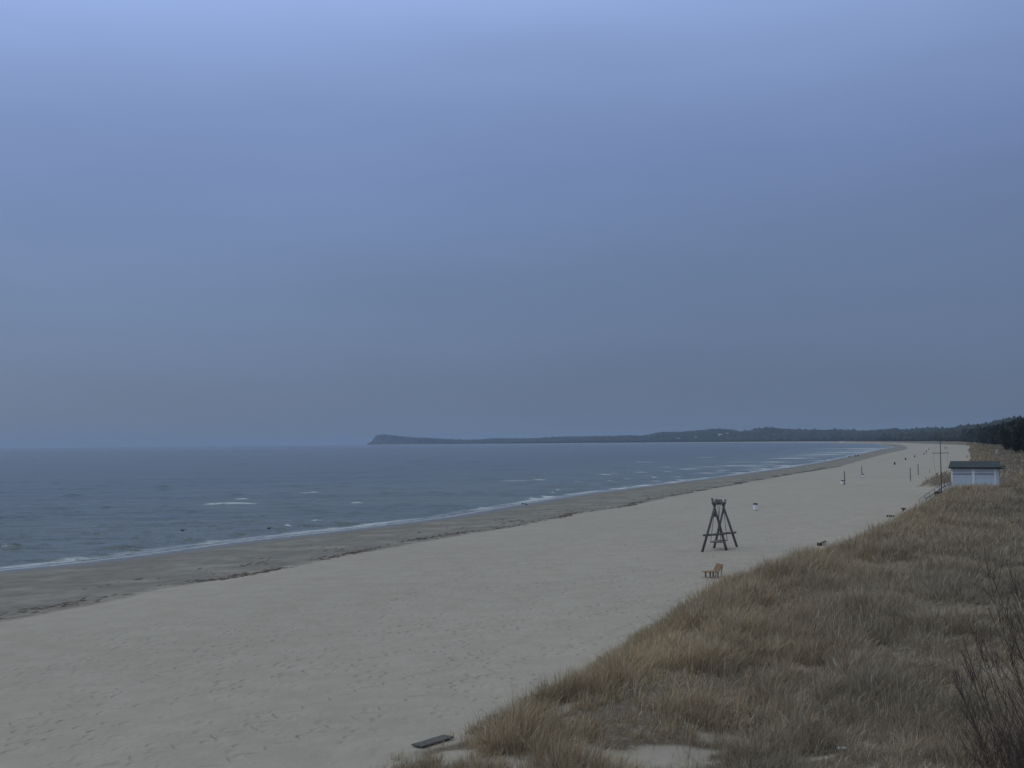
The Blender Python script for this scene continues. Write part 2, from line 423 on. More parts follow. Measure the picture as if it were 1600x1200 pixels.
for (ax, ay, bx, by), step, wd in (((0, 1043, 640, 977), 0.75, 0.22), ((100, 1105, 480, 978), 0.70, 0.30), ((0, 1150, 700, 1010), 0.72, 0.30), ((230, 1196, 1050, 930), 0.72, 0.34), ((0, 1000, 900, 905), 0.8, 0.2), ((520, 1150, 980, 985), 0.7, 0.4)):
    A_ = at_z(ax, ay, 1.2); B_ = at_z(bx, by, 1.3); dx_, dy_ = B_[0] - A_[0], B_[1] - A_[1]; an_ = math.atan2(dy_, dx_); ca, sa = math.cos(an_), math.sin(an_)
    sp_ = q.n('ShaderNodeSeparateXYZ'); q.link(pos, sp_.inputs[0])
    uu = q.math('ADD', q.math('MULTIPLY', sp_.outputs[0], ca / step), q.math('MULTIPLY', sp_.outputs[1], sa / step))
    vv_ = q.math('ADD', q.math('ADD', q.math('MULTIPLY', sp_.outputs[0], -sa), q.math('MULTIPLY', sp_.outputs[1], ca)), A_[0] * sa - A_[1] * ca)
    vv_ = q.math('ADD', vv_, wob)
    side_ = q.math('SUBTRACT', q.math('MULTIPLY', q.math('PINGPONG', uu, 1.0), 2 * wd), wd)      # left foot, right foot
    dv = q.math('ABSOLUTE', q.math('SUBTRACT', vv_, side_))
    du = q.math('ABSOLUTE', q.math('SUBTRACT', q.math('FRACT', uu), 0.5))
    pm = q.math('MULTIPLY', q.rng(dv, 0.05, 0.20, 1, 0), q.rng(du, 0.14, 0.36, 1, 0))
    pm = q.math('MULTIPLY', pm, q.rng(w_, 0.5, 3.0))
    hgt = q.math('SUBTRACT', hgt, q.math('MULTIPLY', pm, 0.045))
bn = q.n('ShaderNodeBump'); bn.inputs['Strength'].default_value = 1.0; bn.inputs['Distance'].default_value = 1.0
q.link(hgt, bn.inputs['Height']); q.link(bn.outputs[0], b.inputs['Normal'])

# sea
M_sea, nt, b = mat('sea_water'); q = NT(nt)
pos = q.n('ShaderNodeNewGeometry').outputs['Position']
s_ = q.attr('shore'); fo = q.attr('foam')           # s_ negative at sea
t_ = q.math('MULTIPLY', s_, -1.0)
deep = q.mix(q.rng(t_, 5, 140), (0.105, 0.128, 0.122), (0.050, 0.074, 0.088))
patch = q.noise(q.mapping(pos, (0.006, 0.02, 0)), 1.0, 4, 0.6)
deep = q.mix(q.rng(patch, 0.35, 0.65), deep, q.mix(1.0, deep, (0.72, 0.80, 0.86), 'MULTIPLY'))
fn = q.noise(q.mapping(pos, (0.7, 1.3, 0)), 1.3, 5, 0.7)
fl = q.noise(q.mapping(pos, (0.05, 0.05, 0)), 1.0, 3, 0.5)
tt = q.math('ADD', t_, q.math('MULTIPLY', q.math('SUBTRACT', fl, 0.5), 3.0))
fm = q.noise(q.mapping(pos, (0.045, 0.045, 0), (0, 0, 0), (7, 3, 0)), 1.0, 2)
edge = q.math('MULTIPLY', q.math('MULTIPLY', q.rng(tt, 0.6, 2.0), q.rng(tt, 2.0, 3.8, 1, 0)), q.rng(fm, 0.38, 0.60, 0.15, 0.9))
edge2 = q.math('MULTIPLY', q.rng(t_, -0.3, 0.2), q.rng(t_, 0.3, 0.9, 1, 0))
wash = q.math('MULTIPLY', q.rng(tt, 3.2, 1.2), q.rng(fn, 0.42, 0.62))
foam = q.math('ADD', q.math('MULTIPLY', edge, q.rng(fn, 0.33, 0.52)), q.math('ADD', q.math('MULTIPLY', edge2, 0.45), q.math('MULTIPLY', wash, 0.25)))
foam = q.math('ADD', foam, q.math('MULTIPLY', q.math('MULTIPLY', fo, 1.25), q.rng(fn, 0.36, 0.54)), clamp=True)
q.link(q.mix(foam, deep, (0.60, 0.64, 0.66)), b.inputs['Base Color'])
q.link(q.math('ADD', 0.14, q.math('MULTIPLY', foam, 0.6)), b.inputs['Roughness'])
b.inputs['IOR'].default_value = 1.33
wv1 = q.noise(q.mapping(pos, (0.20, 0.75, 0), (0, 0, -0.10)), 1.0, 4, 0.55)
wv2 = q.noise(q.mapping(pos, (1.3, 2.8, 0), (0, 0, 0.35)), 1.0, 3, 0.55)
wv3 = q.noise(q.mapping(pos, (0.035, 0.11, 0), (0, 0, -0.06)), 1.0, 3, 0.5)
hh = q.math('ADD', q.math('MULTIPLY', wv1, 1.0), q.math('ADD', q.math('MULTIPLY', wv2, 0.14), q.math('MULTIPLY', wv3, 1.5)))
bn = q.n('ShaderNodeBump'); bn.inputs['Strength'].default_value = 1.0; bn.inputs['Distance'].default_value = 1.0
q.link(hh, bn.inputs['Height']); q.link(bn.outputs[0], b.inputs['Normal'])

# grass: colour per blade
M_grass, nt, b = mat('marram_grass'); q = NT(nt)
a = q.n('ShaderNodeAttribute', attribute_name='tint')
q.link(a.outputs['Color'], b.inputs['Base Color']); b.inputs['Roughness'].default_value = 0.75; b.inputs['Specular IOR Level'].default_value = 0.2
M_weed = simple('dried_seaweed', (0.075, 0.056, 0.042), 0.9, 0.4, 3)
M_leaf, nt, b = mat('pine_foliage'); q = NT(nt)
a = q.n('ShaderNodeAttribute', attribute_name='tint')
q.link(a.outputs['Color'], b.inputs['Base Color']); b.inputs['Roughness'].default_value = 0.8; b.inputs['Specular IOR Level'].default_value = 0.15

# ------------------------------------------------------------------ ground and sea sheets
def polar(r_list, fine_lim=31.0, nf=760, nc=110):
    af = np.linspace(-fine_lim, fine_lim, nf)
    ac = np.linspace(fine_lim, 360 - fine_lim, nc + 2)[1:-1]
    ang = np.radians(np.concatenate([af, ac]))
    A, Rr = np.meshgrid(ang, r_list)
    x = (Rr * np.sin(A)).ravel(); y = (Rr * np.cos(A)).ravel()
    na, nr = len(ang), len(r_list)
    i, j = np.meshgrid(np.arange(nr - 1), np.arange(na), indexing='ij'); i = i.ravel(); j = j.ravel(); j2 = (j + 1) % na
    quad = np.stack([i * na + j, (i + 1) * na + j, (i + 1) * na + j2, i * na + j2], 1)
    return x, y, quad

# bare sand patches in the dune (photo positions thrown on to the ground)
patches = []
for px, py, rx, ry in [(960, 1188, 1.1, 0.6), (1060, 1172, 1.2, 0.42), (1120, 1152, 0.8, 0.3), (800, 1192, 0.9, 0.7), (795, 1118, 0.5, 1.3), (870, 1110, 0.45, 0.6), (1020, 1194, 1.6, 0.42), (900, 1168, 0.7, 0.3), (1255, 1188, 0.8, 0.35), (1140, 934, 0.5, 1.2), (985, 1058, 0.35, 0.6), (715, 1180, 0.6, 0.8), (835, 1165, 0.5, 0.4)]:
    g = on_ground(px, py); patches.append((g[0], g[1], rx, ry))

def vegmask(x, y, Fd, G):
    v = sstep(0.2, 2.2, Fd + 0.8 * fbm(x / 2.0, y / 2.0, 61))
    n = fbm(x / 4.5, y / 5.5, 71)
    v = v * (0.72 + 0.28 * sstep(-0.35, 0.0, n))
    for cx, cy, rx, ry in patches:
        e = ((x - cx) / rx)**2 + ((y - cy) / ry)**2 + 0.5 * fbm(x / 0.9, y / 0.9, 81)
        v = v * (0.24 + 0.76 * sstep(0.5, 1.6, e + 0.5 * fbm(x / 0.45, y / 0.45, 83)))
    v = v * sstep(3.6, 5.0, np.hypot((x - HUT[0]) / 1.15, (y - HUT[1] - 1.0)))   # trodden round the hut
    v = v * sstep(0.7, 1.6, np.hypot((x - 46.5) / 2.2, (y - 135.5) / 2.5))
    bs = sstep(0.8, 1.35, np.hypot((x - BENCH[0] + 1.15) / 1.7, (y - BENCH[1] - 0.4) / 1.1)); v = v * bs
    return v

rl = np.exp(np.linspace(math.log(5), math.log(16000), 860)); rl = np.concatenate([[1.5], rl])
x, y, quad = polar(rl)
z, s, w, Fd, G = height(x, y, True)
veg = vegmask(x, y, Fd, G)
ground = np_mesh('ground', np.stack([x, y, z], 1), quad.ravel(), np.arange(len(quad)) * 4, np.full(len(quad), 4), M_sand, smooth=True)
setp(ground, kind='structure')
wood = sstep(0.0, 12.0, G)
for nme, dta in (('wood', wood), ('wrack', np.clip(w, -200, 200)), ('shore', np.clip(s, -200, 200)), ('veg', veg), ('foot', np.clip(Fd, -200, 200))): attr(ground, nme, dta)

inv = np.linspace(1 / 70.0, 1 / 27000.0, 620); rl = np.concatenate([[2, 12, 25, 40, 55], 1 / inv])
x, y, quad = polar(rl, nf=900)
s = sdist(x, y, shore); t = -s
rr = np.hypot(x, y)
amp = np.interp(rr, [0, 150, 400, 900], [1, 0.8, 0.35, 0]) * np.interp(t, [0, 3, 25, 200], [0, 0.35, 1, 1])
z = np.zeros_like(x)
for k in range(26):
    lam = 2.2 * 1.13**k; th = R(random.gauss(97, 15)); ph = random.uniform(0, 6.28)
    kx, ky = math.cos(th) * 2 * math.pi / lam, math.sin(th) * 2 * math.pi / lam
    a_ = 0.017 * (lam / 2.2)**0.42 * np.clip((lam / np.maximum(rr * rr / (HC * 1900) * 2.0, 0.1)), 0, 1)
    z += a_ * np.sin(kx * x + ky * y + ph + 1.2 * fbm(x / 17, y / 17, k))
z *= amp
# rollers running ashore
foamv = np.zeros_like(x)
roll_px = [(372, 788.5, 26, 1.6), (350, 789, 30, 1.3), (378, 779, 9, 1.2), (480, 772, 11, 1.1), (490, 771, 6, 1.7), (558, 786, 9, 1.3), (805, 751, 26, 1.0), (843, 749.5, 8, 1.9), (945, 741.5, 7, 2.4), (962, 740, 5, 2),
           (998, 738, 10, 2.6), (1040, 730, 6, 2.8), (1043, 737, 5, 2.5), (1075, 733, 17, 2.2), (1102, 730, 6, 3.2), (1103, 739.5, 7, 2.2), (1026, 752, 5, 2.0), (1063, 750, 6, 1.8), (1010, 759, 9, 1.6), (1052, 754, 8, 1.6),
           (965, 764, 12, 1.5), (832, 780, 7, 1.5), (858, 777, 7, 1.5), (450, 823, 5, 0.9), (495, 815, 7, 0.9), (1140, 728, 16, 2.5), (1170, 727, 9, 3), (1160, 722, 8, 4), (1205, 722, 10, 4), (1262, 712.5, 7, 6),
           (1240, 716, 14, 4), (1290, 710, 13, 5), (1316, 707.5, 8, 6), (1334, 706.6, 8, 6), (1350, 704.8, 9, 7), (1364, 703, 9, 8), (1378, 700.3, 10, 12), (1190, 733, 12, 2.2), (1225, 728, 9, 2.2), (1005, 722, 7, 3), (1120, 715, 6, 4)]
rc = random.Random(5)
for _ in range(34):
    px = rc.uniform(820, 1385); py = np.interp(px, [p[0] for p in shore_px], [p[1] for p in shore_px]) - rc.choice([4, 9, 13, 18]) * rc.uniform(.6, 1.1) * (1.15 if px < 1150 else .75)
    if py > 699: roll_px.append((px, py, rc.uniform(1.5, 5), rc.uniform(0.9, 1.8) * (1 if px < 1150 else 2.2)))
for px, py, hw, dep in roll_px:
    c = at_z(px, py, 0); tx = 0.94; ty = 0.34                       # rollers lie nearly across the view
    if px > 1100: tx, ty = 0.50, 0.866
    if px > 1220: tx, ty = 0.30, 0.954
    L = hw * c[1] / F_PX * (1.0 / max(tx, 0.3)) * 0.9
    u = (x - c[0]) * tx + (y - c[1]) * ty; vv = -(x - c[0]) * ty + (y - c[1]) * tx
    e = np.exp(-(u / L)**4 * 0.9) * np.exp(-(vv / (dep * 0.62 * max(1, c[1] / 160)))**2)
    foamv = np.maximum(foamv, e)
    z += np.exp(-(u / (L * 1.3))**2) * np.exp(-((vv - 0.5) / 1.6)**2) * 0.17 * np.interp(c[1], [100, 600], [1, 0.5])
for px, py, hw in [(440, 827, 14), (70, 853, 10), (265, 838, 9), (230, 833, 10), (530, 817, 16), (600, 772, 8), (700, 772, 14), (165, 793, 10), (120, 800, 8), (600, 797, 12), (460, 793, 12), (300, 800, 10), (20, 857, 12), (370, 835, 12), (740, 771, 14)]:
    c = at_z(px, py, 0); L = hw * c[1] / F_PX
    z += np.exp(-((x - c[0]) / L)**2) * np.exp(-((y - c[1]) / 0.8)**2) * 0.32
rw = random.Random(21)
for _ in range(520):
    tt_ = rw.uniform(0, 1); px = rw.uniform(-60, 1150); py = np.interp(px, [p[0] for p in shore_px], [p[1] for p in shore_px]) - 6 - rw.random()**1.4 * 135
    if py < 712: continue
    c = at_z(px, py, 0); L = rw.uniform(0.5, 2.6) * c[1] / 110; sg = rw.uniform(.22, .5) * max(1, c[1] / 160); a_ = rw.uniform(.06, .24) * max(1, c[1] / 180)**.5; sk_ = rw.uniform(-.15, .25)
    m_ = (np.abs(y - c[1]) < 5 * sg + L) & (np.abs(x - c[0]) < 3.2 * L)
    z[m_] += a_ * np.exp(-((x[m_] - c[0]) / L)**2) * np.exp(-((y[m_] - c[1] - sk_ * (x[m_] - c[0])) / sg)**2)
z = z + 0.02
z = np.where(s > 6, np.minimum(z, 0.0) - 0.0, z)
sea = np_mesh('sea', np.stack([x, y, z], 1), quad.ravel(), np.arange(len(quad)) * 4, np.full(len(quad), 4), M_sea, smooth=True)
setp(sea, kind='structure'); attr(sea, 'shore', np.clip(s, -400, 50)); attr(sea, 'foam', foamv)

# ------------------------------------------------------------------ dune grass
def blades(P, Hh, lean_dir, lean, wid, col, name, mat_, parent=None, segs=3):
    """P base points (n,3), Hh heights, lean_dir angle, lean amount, wid widths, col (n,3)"""
    n = len(P); nv = 2 * segs + 1
    fa = rng.uniform(0, 2 * np.pi, n)
    side = np.stack([np.cos(fa), np.sin(fa), np.zeros(n)], 1)
    ld = np.stack([np.cos(lean_dir), np.sin(lean_dir)], 1)
    V = np.zeros((n, nv, 3), np.float32)
    for k in range(segs + 1):
        t = k / segs
        c = np.empty((n, 3))
        c[:, :2] = P[:, :2] + ld * (lean * Hh * (0.25 * t + 0.75 * t * t))[:, None]
        c[:, 2] = P[:, 2] + Hh * (t - 0.38 * np.clip(lean, 0, 1.3) * t * t) - (0.05 if k == 0 else 0)
        if k < segs:
            ww = (wid * (1 - 0.55 * t))[:, None] * side * 0.5
            V[:, 2 * k] = c - ww; V[:, 2 * k + 1] = c + ww
        else: V[:, 2 * segs] = c
    base = (np.arange(n) * nv)[:, None]
    loops = []
    pat = []
    for k in range(segs - 1): pat += [2*k, 2*k+1, 2*k+3, 2*k+2]
    pat += [2*segs-2, 2*segs-1, 2*segs]
    loops = (base + np.array(pat)[None, :]).ravel()
    tot1 = [4] * (segs - 1) + [3]; st1 = np.concatenate([[0], np.cumsum(tot1)[:-1]])
    starts = (np.arange(n)[:, None] * sum(tot1) + st1[None, :]).ravel()
    tots = np.tile(tot1, n)
    o = np_mesh(name, V.reshape(-1, 3), loops, starts, tots, mat_, parent)
    cc = np.ones((n, nv, 4), np.float32); cc[:, :, :3] = col[:, None, :]
    attr(o, 'tint', cc.reshape(-1, 4), 'FLOAT_COLOR')
    return o

def scatter(n, r0_, r1_, a0, a1, pw=1.0):
    u = rng.uniform(0, 1, n)
    k = 2.0 - pw
    rr_ = (r0_**k + u * (r1_**k - r0_**k))**(1 / k) if abs(k) > 1e-6 else r0_ * (r1_ / r0_)**u
    an = np.radians(rng.uniform(a0, a1, n))
    return rr_ * np.sin(an), rr_ * np.cos(an)

cols = np.array([(0.455, 0.350, 0.218), (0.315, 0.262, 0.198), (0.37, 0.31, 0.215), (0.25, 0.207, 0.160), (0.285, 0.265, 0.18), (0.48, 0.350, 0.205), (0.56, 0.49, 0.37)])
def grass_cols(x, y, Fd, n):
    f1 = fbm(x / 5, y / 7, 91); f2 = fbm(x / 2.2, y / 2.8, 95)
    edge = np.exp(-((Fd - 4.5) / 4.5)**2)                              # tawny rim along the crest
    c = np.empty((n, 3))
    r_ = rng.uniform(0, 1, n)
    warm = np.clip(0.62 * edge + 0.45 * f1 + 0.18, 0, 1)
    grey = cols[1] * 0.5 + cols[3] * 0.5
    c = grey[None, :] * (1 - warm[:, None]) + (cols[0] * 0.7 + cols[5] * 0.3)[None, :] * warm[:, None]
    c = np.where((r_ < 0.10)[:, None], cols[4][None, :], c)
    c = np.where((r_ > 0.92)[:, None], cols[6][None, :], c)
    c = c * (1 + 0.26 * f2 - 0.16 * np.clip(f1, -1, 0) * -1 + rng.normal(0, 0.15, n))[:, None]
    return np.clip(c, 0.05, 0.6)

def tufts(nt_, r0_, r1_, a0, a1, pw, nb, spread, hmean, wid, segs):
    x, y = scatter(nt_, r0_, r1_, a0, a1, pw)
    z, s, w, Fd, G = height(x, y, True)
    v = vegmask(x, y, Fd, G)
    clump = fbm(x / 1.5, y / 1.9, 101, 2)
    v = v * (0.25 + 0.75 * sstep(-0.4, 0.1, clump))
    keep = (rng.uniform(0, 1, len(x)) < v) & (G < 6)
    x, y, z, Fd, clump = x[keep], y[keep], z[keep], Fd[keep], clump[keep]
    n = len(x)
    hs = hmean * (0.82 + 0.70 * clump) * rng.uniform(0.7, 1.25, n) * (0.75 + 0.35 * np.exp(-((Fd - 5) / 5)**2))
    hs = hs * (0.45 + 0.55 * sstep(0, 3.0, Fd)) * (1 - 0.5 * np.exp(-((x + 1.9)**2 / 2.2 + (y - 30.5)**2 / 7.0)))
    wind = 0.5 + 1.0 * fbm(x / 9, y / 9, 111)                          # lean of the whole tuft
    tl = rng.uniform(0.0, 0.32, n)
    rep = lambda a: np.repeat(a, nb)
    N = n * nb
    ba = rng.uniform(0, 2 * np.pi, N); br = np.abs(rng.normal(0, 1, N)) * spread
    bx = rep(x) + np.cos(ba) * br; by = rep(y) + np.sin(ba) * br
    # local ground slope
    e = 0.25; zx = (height(x + e, y) - z) / e; zy = (height(x, y + e) - z) / e
    bz = rep(z) + rep(zx) * (bx - rep(x)) + rep(zy) * (by - rep(y))
    out = np.clip(br / spread, 0, 2.0) * 0.26 + np.abs(rng.normal(0, 0.22, N)) + 0.9 * (rng.uniform(0, 1, N) < 0.10)
    lx = np.cos(ba) * out + np.cos(rep(wind)) * rep(tl); ly = np.sin(ba) * out + np.sin(rep(wind)) * rep(tl)
    lx += rng.normal(0, .10, N); ly += rng.normal(0, .10, N)
    hh = rep(hs) * rng.uniform(0.45, 1.15, N) * (1 + 0.35 * (rng.uniform(0, 1, N) < 0.04))
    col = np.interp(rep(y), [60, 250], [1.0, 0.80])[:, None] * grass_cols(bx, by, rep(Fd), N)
    return np.stack([bx, by, bz], 1), hh, np.arctan2(ly, lx), np.hypot(lx, ly), wid(np.hypot(bx, by)) * rng.uniform(0.6, 1.3, N), col

DENS = 1.0
g1 = tufts(int(17000 * DENS), 13, 62, -16, 34, 1.0, 36, 0.17, 0.74, lambda r_: 0.0060 + 0.00022 * r_, 3)
g1b = tufts(int(26000 * DENS), 13, 62, -16, 34, 0.0, 24, 0.26, 0.70, lambda r_: 0.0060 + 0.00022 * r_, 3)
allg = [np.concatenate([a, b_]) for a, b_ in zip(g1, g1b)]
g2 = tufts(int(75000 * DENS), 60, 210, 5, 30, 1.0, 11, 0.42, 0.70, lambda r_: 0.010 + 0.00028 * r_, 2)
g3 = tufts(int(95000 * DENS), 200, 1500, 12, 27, 1.15, 5, 1.1, 0.70, lambda r_: 0.03 + 0.00045 * r_, 2)
print('blades', len(allg[0]), len(g2[0]), len(g3[0]))
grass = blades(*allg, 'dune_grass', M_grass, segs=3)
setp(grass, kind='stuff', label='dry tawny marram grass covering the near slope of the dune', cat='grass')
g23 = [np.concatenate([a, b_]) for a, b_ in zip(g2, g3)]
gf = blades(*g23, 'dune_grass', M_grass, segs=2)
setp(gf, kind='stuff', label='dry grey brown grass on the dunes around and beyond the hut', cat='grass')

# ------------------------------------------------------------------ seaweed along the strand line
def seaweed():
    n = 15000
    seg = np.linalg.norm(np.diff(wrack, axis=0), axis=1); cum = np.concatenate([[0], np.cumsum(seg)])
    # only the stretch in view
    i0 = np.argmin(np.hypot(wrack[:, 0] - Wp[0][0], wrack[:, 1] - Wp[0][1])); i1 = np.argmin(np.hypot(wrack[:, 0] - Wp[-4][0], wrack[:, 1] - Wp[-4][1]))
    a0, a1 = cum[i0] - 15, cum[i1]
    u = a0 + (a1 - a0) * rng.uniform(0, 1, n)**1.7
    px = np.interp(u, cum, wrack[:, 0]); py = np.interp(u, cum, wrack[:, 1])
    tx = np.interp(u + 1, cum, wrack[:, 0]) - px; ty = np.interp(u + 1, cum, wrack[:, 1]) - py
    L = np.hypot(tx, ty); tx /= L; ty /= L
    dens = vnoise(u / 5.0, u * 0, 5)
    typ = rng.uniform(0, 1, n)
    off = np.where(typ < 0.5, rng.normal(-0.6, 0.5, n) + 3.0 * (vnoise(u / 13, u * 0 + 3, 8) - 0.5), -np.abs(rng.normal(0, 4.0, n)))
    keep = np.where(typ < 0.5, rng.uniform(0, 1, n) < 0.04 + 0.8 * sstep(0.38, 0.75, dens), rng.uniform(0, 1, n) < 0.5 * sstep(0.5, 0.8, vnoise(px / 2.5 + off / 3, py / 4, 9)))
    x = (px + ty * off)[keep]; y = (py - tx * off)[keep]; tx = tx[keep]; ty = ty[keep]; N = len(x)
    z = height(x, y); K = 7
    V = np.zeros((N, K + 1, 3)); sc = rng.uniform(0.08, 0.34, N) * np.interp(y, [40, 90, 400], [0.7, 1, 2.0])
    for k in range(K):
        a = 2 * np.pi * k / K; rx = sc * rng.uniform(0.5, 1.2, N) * 2.4; ry = sc * rng.uniform(0.4, 1.1, N) * 0.55
        du = np.cos(a) * rx; dv = np.sin(a) * ry
        V[:, k, 0] = x + tx * du + ty * dv; V[:, k, 1] = y + ty * du - tx * dv; V[:, k, 2] = z - 0.02
    V[:, K, 0] = x; V[:, K, 1] = y; V[:, K, 2] = z + sc * rng.uniform(0.05, 0.22, N)
    pat = []
    for k in range(K): pat += [k, (k + 1) % K, K]
    loops = ((np.arange(N) * (K + 1))[:, None] + np.array(pat)[None, :]).ravel()
    o = np_mesh('seaweed', V.reshape(-1, 3), loops, np.arange(N * K) * 3, np.full(N * K, 3), M_weed)
    setp(o, kind='stuff', label='dark brown seaweed washed up in a broken line along the beach', cat='seaweed')
seaweed()

# ------------------------------------------------------------------ forest
ico_v = []
def icosphere():
    import bmesh
    bm = bmesh.new(); bmesh.ops.create_icosphere(bm, subdivisions=1, radius=1.0)
    v = np.array([p.co[:] for p in bm.verts]); f = np.array([[q_.index for q_ in fc.verts] for fc in bm.faces]); bm.free(); return v, f
IV, IF = icosphere()
def blobs(C, Rd, Hs, col, name):
    """crowns as jagged clumps: C centres (n,3), Rd radius, Hs vertical radius"""
    n = len(C); nv = len(IV)
    jit = rng.uniform(0.62, 1.25, (n, nv, 1))
    V = C[:, None, :] + IV[None] * jit * np.stack([Rd, Rd, Hs], 1)[:, None, :]
    loops = ((np.arange(n) * nv)[:, None, None] + IF[None]).reshape(-1)
    o = np_mesh(name, V.reshape(-1, 3), loops, np.arange(n * len(IF)) * 3, np.full(n * len(IF), 3), M_leaf)
    cc = np.ones((n, nv, 4), np.float32); cc[:, :, :3] = col[:, None, :]
    attr(o, 'tint', cc.reshape(-1, 4), 'FLOAT_COLOR'); return o

def leafy(C, Rd, Hs, per, size, col, name, parent=None):
    """crowns made of many small leaf clumps spread through an uneven volume"""
    n = len(C); N = n * per
    d = rng.normal(0, 1, (N, 3)); d /= np.linalg.norm(d, axis=1)[:, None]
    rad = rng.uniform(0.25, 1, N)**0.45
    lump = 1 + 0.28 * np.sin(d[:, 0] * 4 + np.repeat(rng.uniform(0, 6, n), per)) * np.cos(d[:, 2] * 5 + np.repeat(rng.uniform(0, 6, n), per))
    P = np.repeat(C, per, 0) + d * (rad * lump)[:, None] * np.stack([np.repeat(Rd, per), np.repeat(Rd, per), np.repeat(Hs, per)], 1)
    a = rng.normal(0, 1, (N, 3)); a /= np.linalg.norm(a, axis=1)[:, None]; b2 = np.cross(a, rng.normal(0, 1, (N, 3))); b2 /= np.linalg.norm(b2, axis=1)[:, None]
    sz = (np.repeat(size, per) * rng.uniform(0.6, 1.4, N))[:, None]
    V = np.stack([P - a * sz, P + b2 * sz * 0.8, P + a * sz, P - b2 * sz * 0.8], 1).reshape(-1, 3)
    o = np_mesh(name, V, np.arange(N * 4), np.arange(N) * 4, np.full(N, 4), M_leaf, parent)
    cc = np.ones((N, 4, 4), np.float32); cc[:, :, :3] = (np.repeat(col, per, 0) * rng.uniform(0.7, 1.35, (N, 1)))[:, None, :]
    attr(o, 'tint', cc.reshape(-1, 4), 'FLOAT_COLOR'); return o

houses_px = [(1061, 685.2, 5, 2), (1088, 683, 6, 2.2), (1126, 679.5, 8, 2.6), (1136.5, 678.2, 5, 3.6)]
house_pos = []
for px, py, ww, hh in houses_px:
    d = ray(px, py + 1.0); ts = np.linspace(4800, 8200, 500)
    zz = height(d[0] * ts, ts); i = int(np.argmax((HC + d[2] * ts) < zz + 0))
    if i == 0: i = 300
    house_pos.append((d[0] * ts[i], ts[i], zz[i]))

def forest():
    green = np.array([0.022, 0.028, 0.023]); brown = np.array([0.034, 0.030, 0.026])
    def colours(n):
        m = rng.uniform(0, 1, (n, 1))**2; return (green * (1 - m) + brown * m) * rng.uniform(0.65, 1.4, (n, 1))
    # near belt
    x, y = scatter(42000, 380, 2000, 14.5, 33, 0.6)
    G = sdist(x, y, forest_line); z = height(x, y)
    k = (G > 0.5) & (G < 150); x, y, z, G = x[k], y[k], z[k], G[k]; n = len(x)
    top = HC + np.interp(x / y, sk_az, sk_el) * y; hgt = np.clip(top - z, 8, 17.5) * rng.uniform(0.86, 1.03, n) * (0.78 + 0.22 * sstep(0, 18, G))
    leafy(np.stack([x, y, z + hgt * 0.55], 1), rng.uniform(2.2, 3.6, n), hgt * 0.50, 34, np.full(n, 1.0) * np.interp(y, [400, 1600], [0.7, 1.7]), colours(n), 'near_forest')
    o = bpy.data.objects['near_forest']; o.name = 'forest'; setp(o, kind='stuff', label='dark pine wood behind the dunes, nearer part at the right', cat='forest')
    # far coast
    out = []
    for (n0, r0_, r1_, a0, a1, dep) in ((30000, 1650, 4200, 9, 26, 330), (60000, 3700, 9500, -6, 19, 620), (26000, 8200, 13500, -8, 8, 700)):
        x, y = scatter(n0, r0_, r1_, a0, a1, 0.0)
        G = sdist(x, y, forest_line); k = (G > 1) & (G < dep); x, y, G = x[k], y[k], G[k]; z = height(x, y)
        kk = np.ones(len(x), bool)
        for hx, hy, hz_ in house_pos:
            kk &= ~((np.abs(x / y - hx / hy) * hy < 42) & (y > hy - 150) & (y < hy + 14))
        out.append((x[kk], y[kk], z[kk]))
    x, y, z = [np.concatenate(c) for c in zip(*out)]; n = len(x)
    hgt = TREE_H * rng.uniform(0.6, 1.2, n) * (1 + 0.35 * (rng.uniform(0, 1, n) < 0.04)); rad = np.interp(y, [1600, 4000, 12000], [5, 9, 17]) * rng.uniform(0.7, 1.2, n)
    o = blobs(np.stack([x, y, z + hgt * 0.5], 1), rad, hgt * 0.55, colours(n), 'forest')
    setp(o, kind='stuff', label='blue hazy woodland along the far curve of the bay', cat='forest')
    print('forest', n)
forest()

# single trees at the wood's near edge
def pine(px, base_d, top_h, rad, label):
    xx = (px - 800) / F_PX * base_d; zz = hz(xx, base_d)
    t = empty('pine_tree', (xx, base_d, zz), label, 'tree', random.uniform(0, 6), 'pines at the near edge of the wood')
    m = MB(); pts = [(0, 0, -0.3)] + [(random.uniform(-.12, .12), random.uniform(-.12, .12), top_h * k / 5) for k in range(1, 6)]
    m.path(pts, [0.22, 0.2, 0.17, 0.13, 0.09, 0.04], 7)
    for k in range(9):
        hh = top_h * (0.25 + 0.07 * k); a = random.uniform(0, 6.28); L = rad * random.uniform(0.6, 0.95) * (1.1 - 0.07 * k)
        m.path([(0, 0, hh), (math.cos(a) * L * .5, math.sin(a) * L * .5, hh + .3), (math.cos(a) * L, math.sin(a) * L, hh + .9)], [.07, .05, .02], 5)
    m.build('trunk', M_bark, t)
    nb = 15; C = []
    for k in range(nb):
        hh = top_h * (0.16 + 0.8 * k / nb); rr_ = rad * (0.75 - 0.55 * abs(k / nb - 0.35)); a = random.uniform(0, 6.28)
        C.append((math.cos(a) * rr_ * .6, math.sin(a) * rr_ * .6, hh))
    C = np.array(C); n = len(C)
    c0 = np.array([[0.026, 0.032, 0.025]]) * np.array([[random.uniform(.8, 1.2)]])
    leafy(C, np.full(n, rad * .55), np.full(n, top_h * .12), 150, np.full(n, 0.22), np.repeat(c0, n, 0), 'crown', t)
    return t
pine(1590, 428, 8.6, 2.6, 'low dark pine standing out leftmost in front of the wood at the right edge')
pine(1603, 405, 10.5, 3.3, 'tall dark pine in front of the wood, nearest the right edge of the view')
pine(1596, 436, 11.2, 3.0, 'dark pine between the low leftmost pine and the tall one at the right edge')
pine(1569, 520, 9.8, 3.2, 'pine with a pointed top on the rim of the wood above the white marker post')

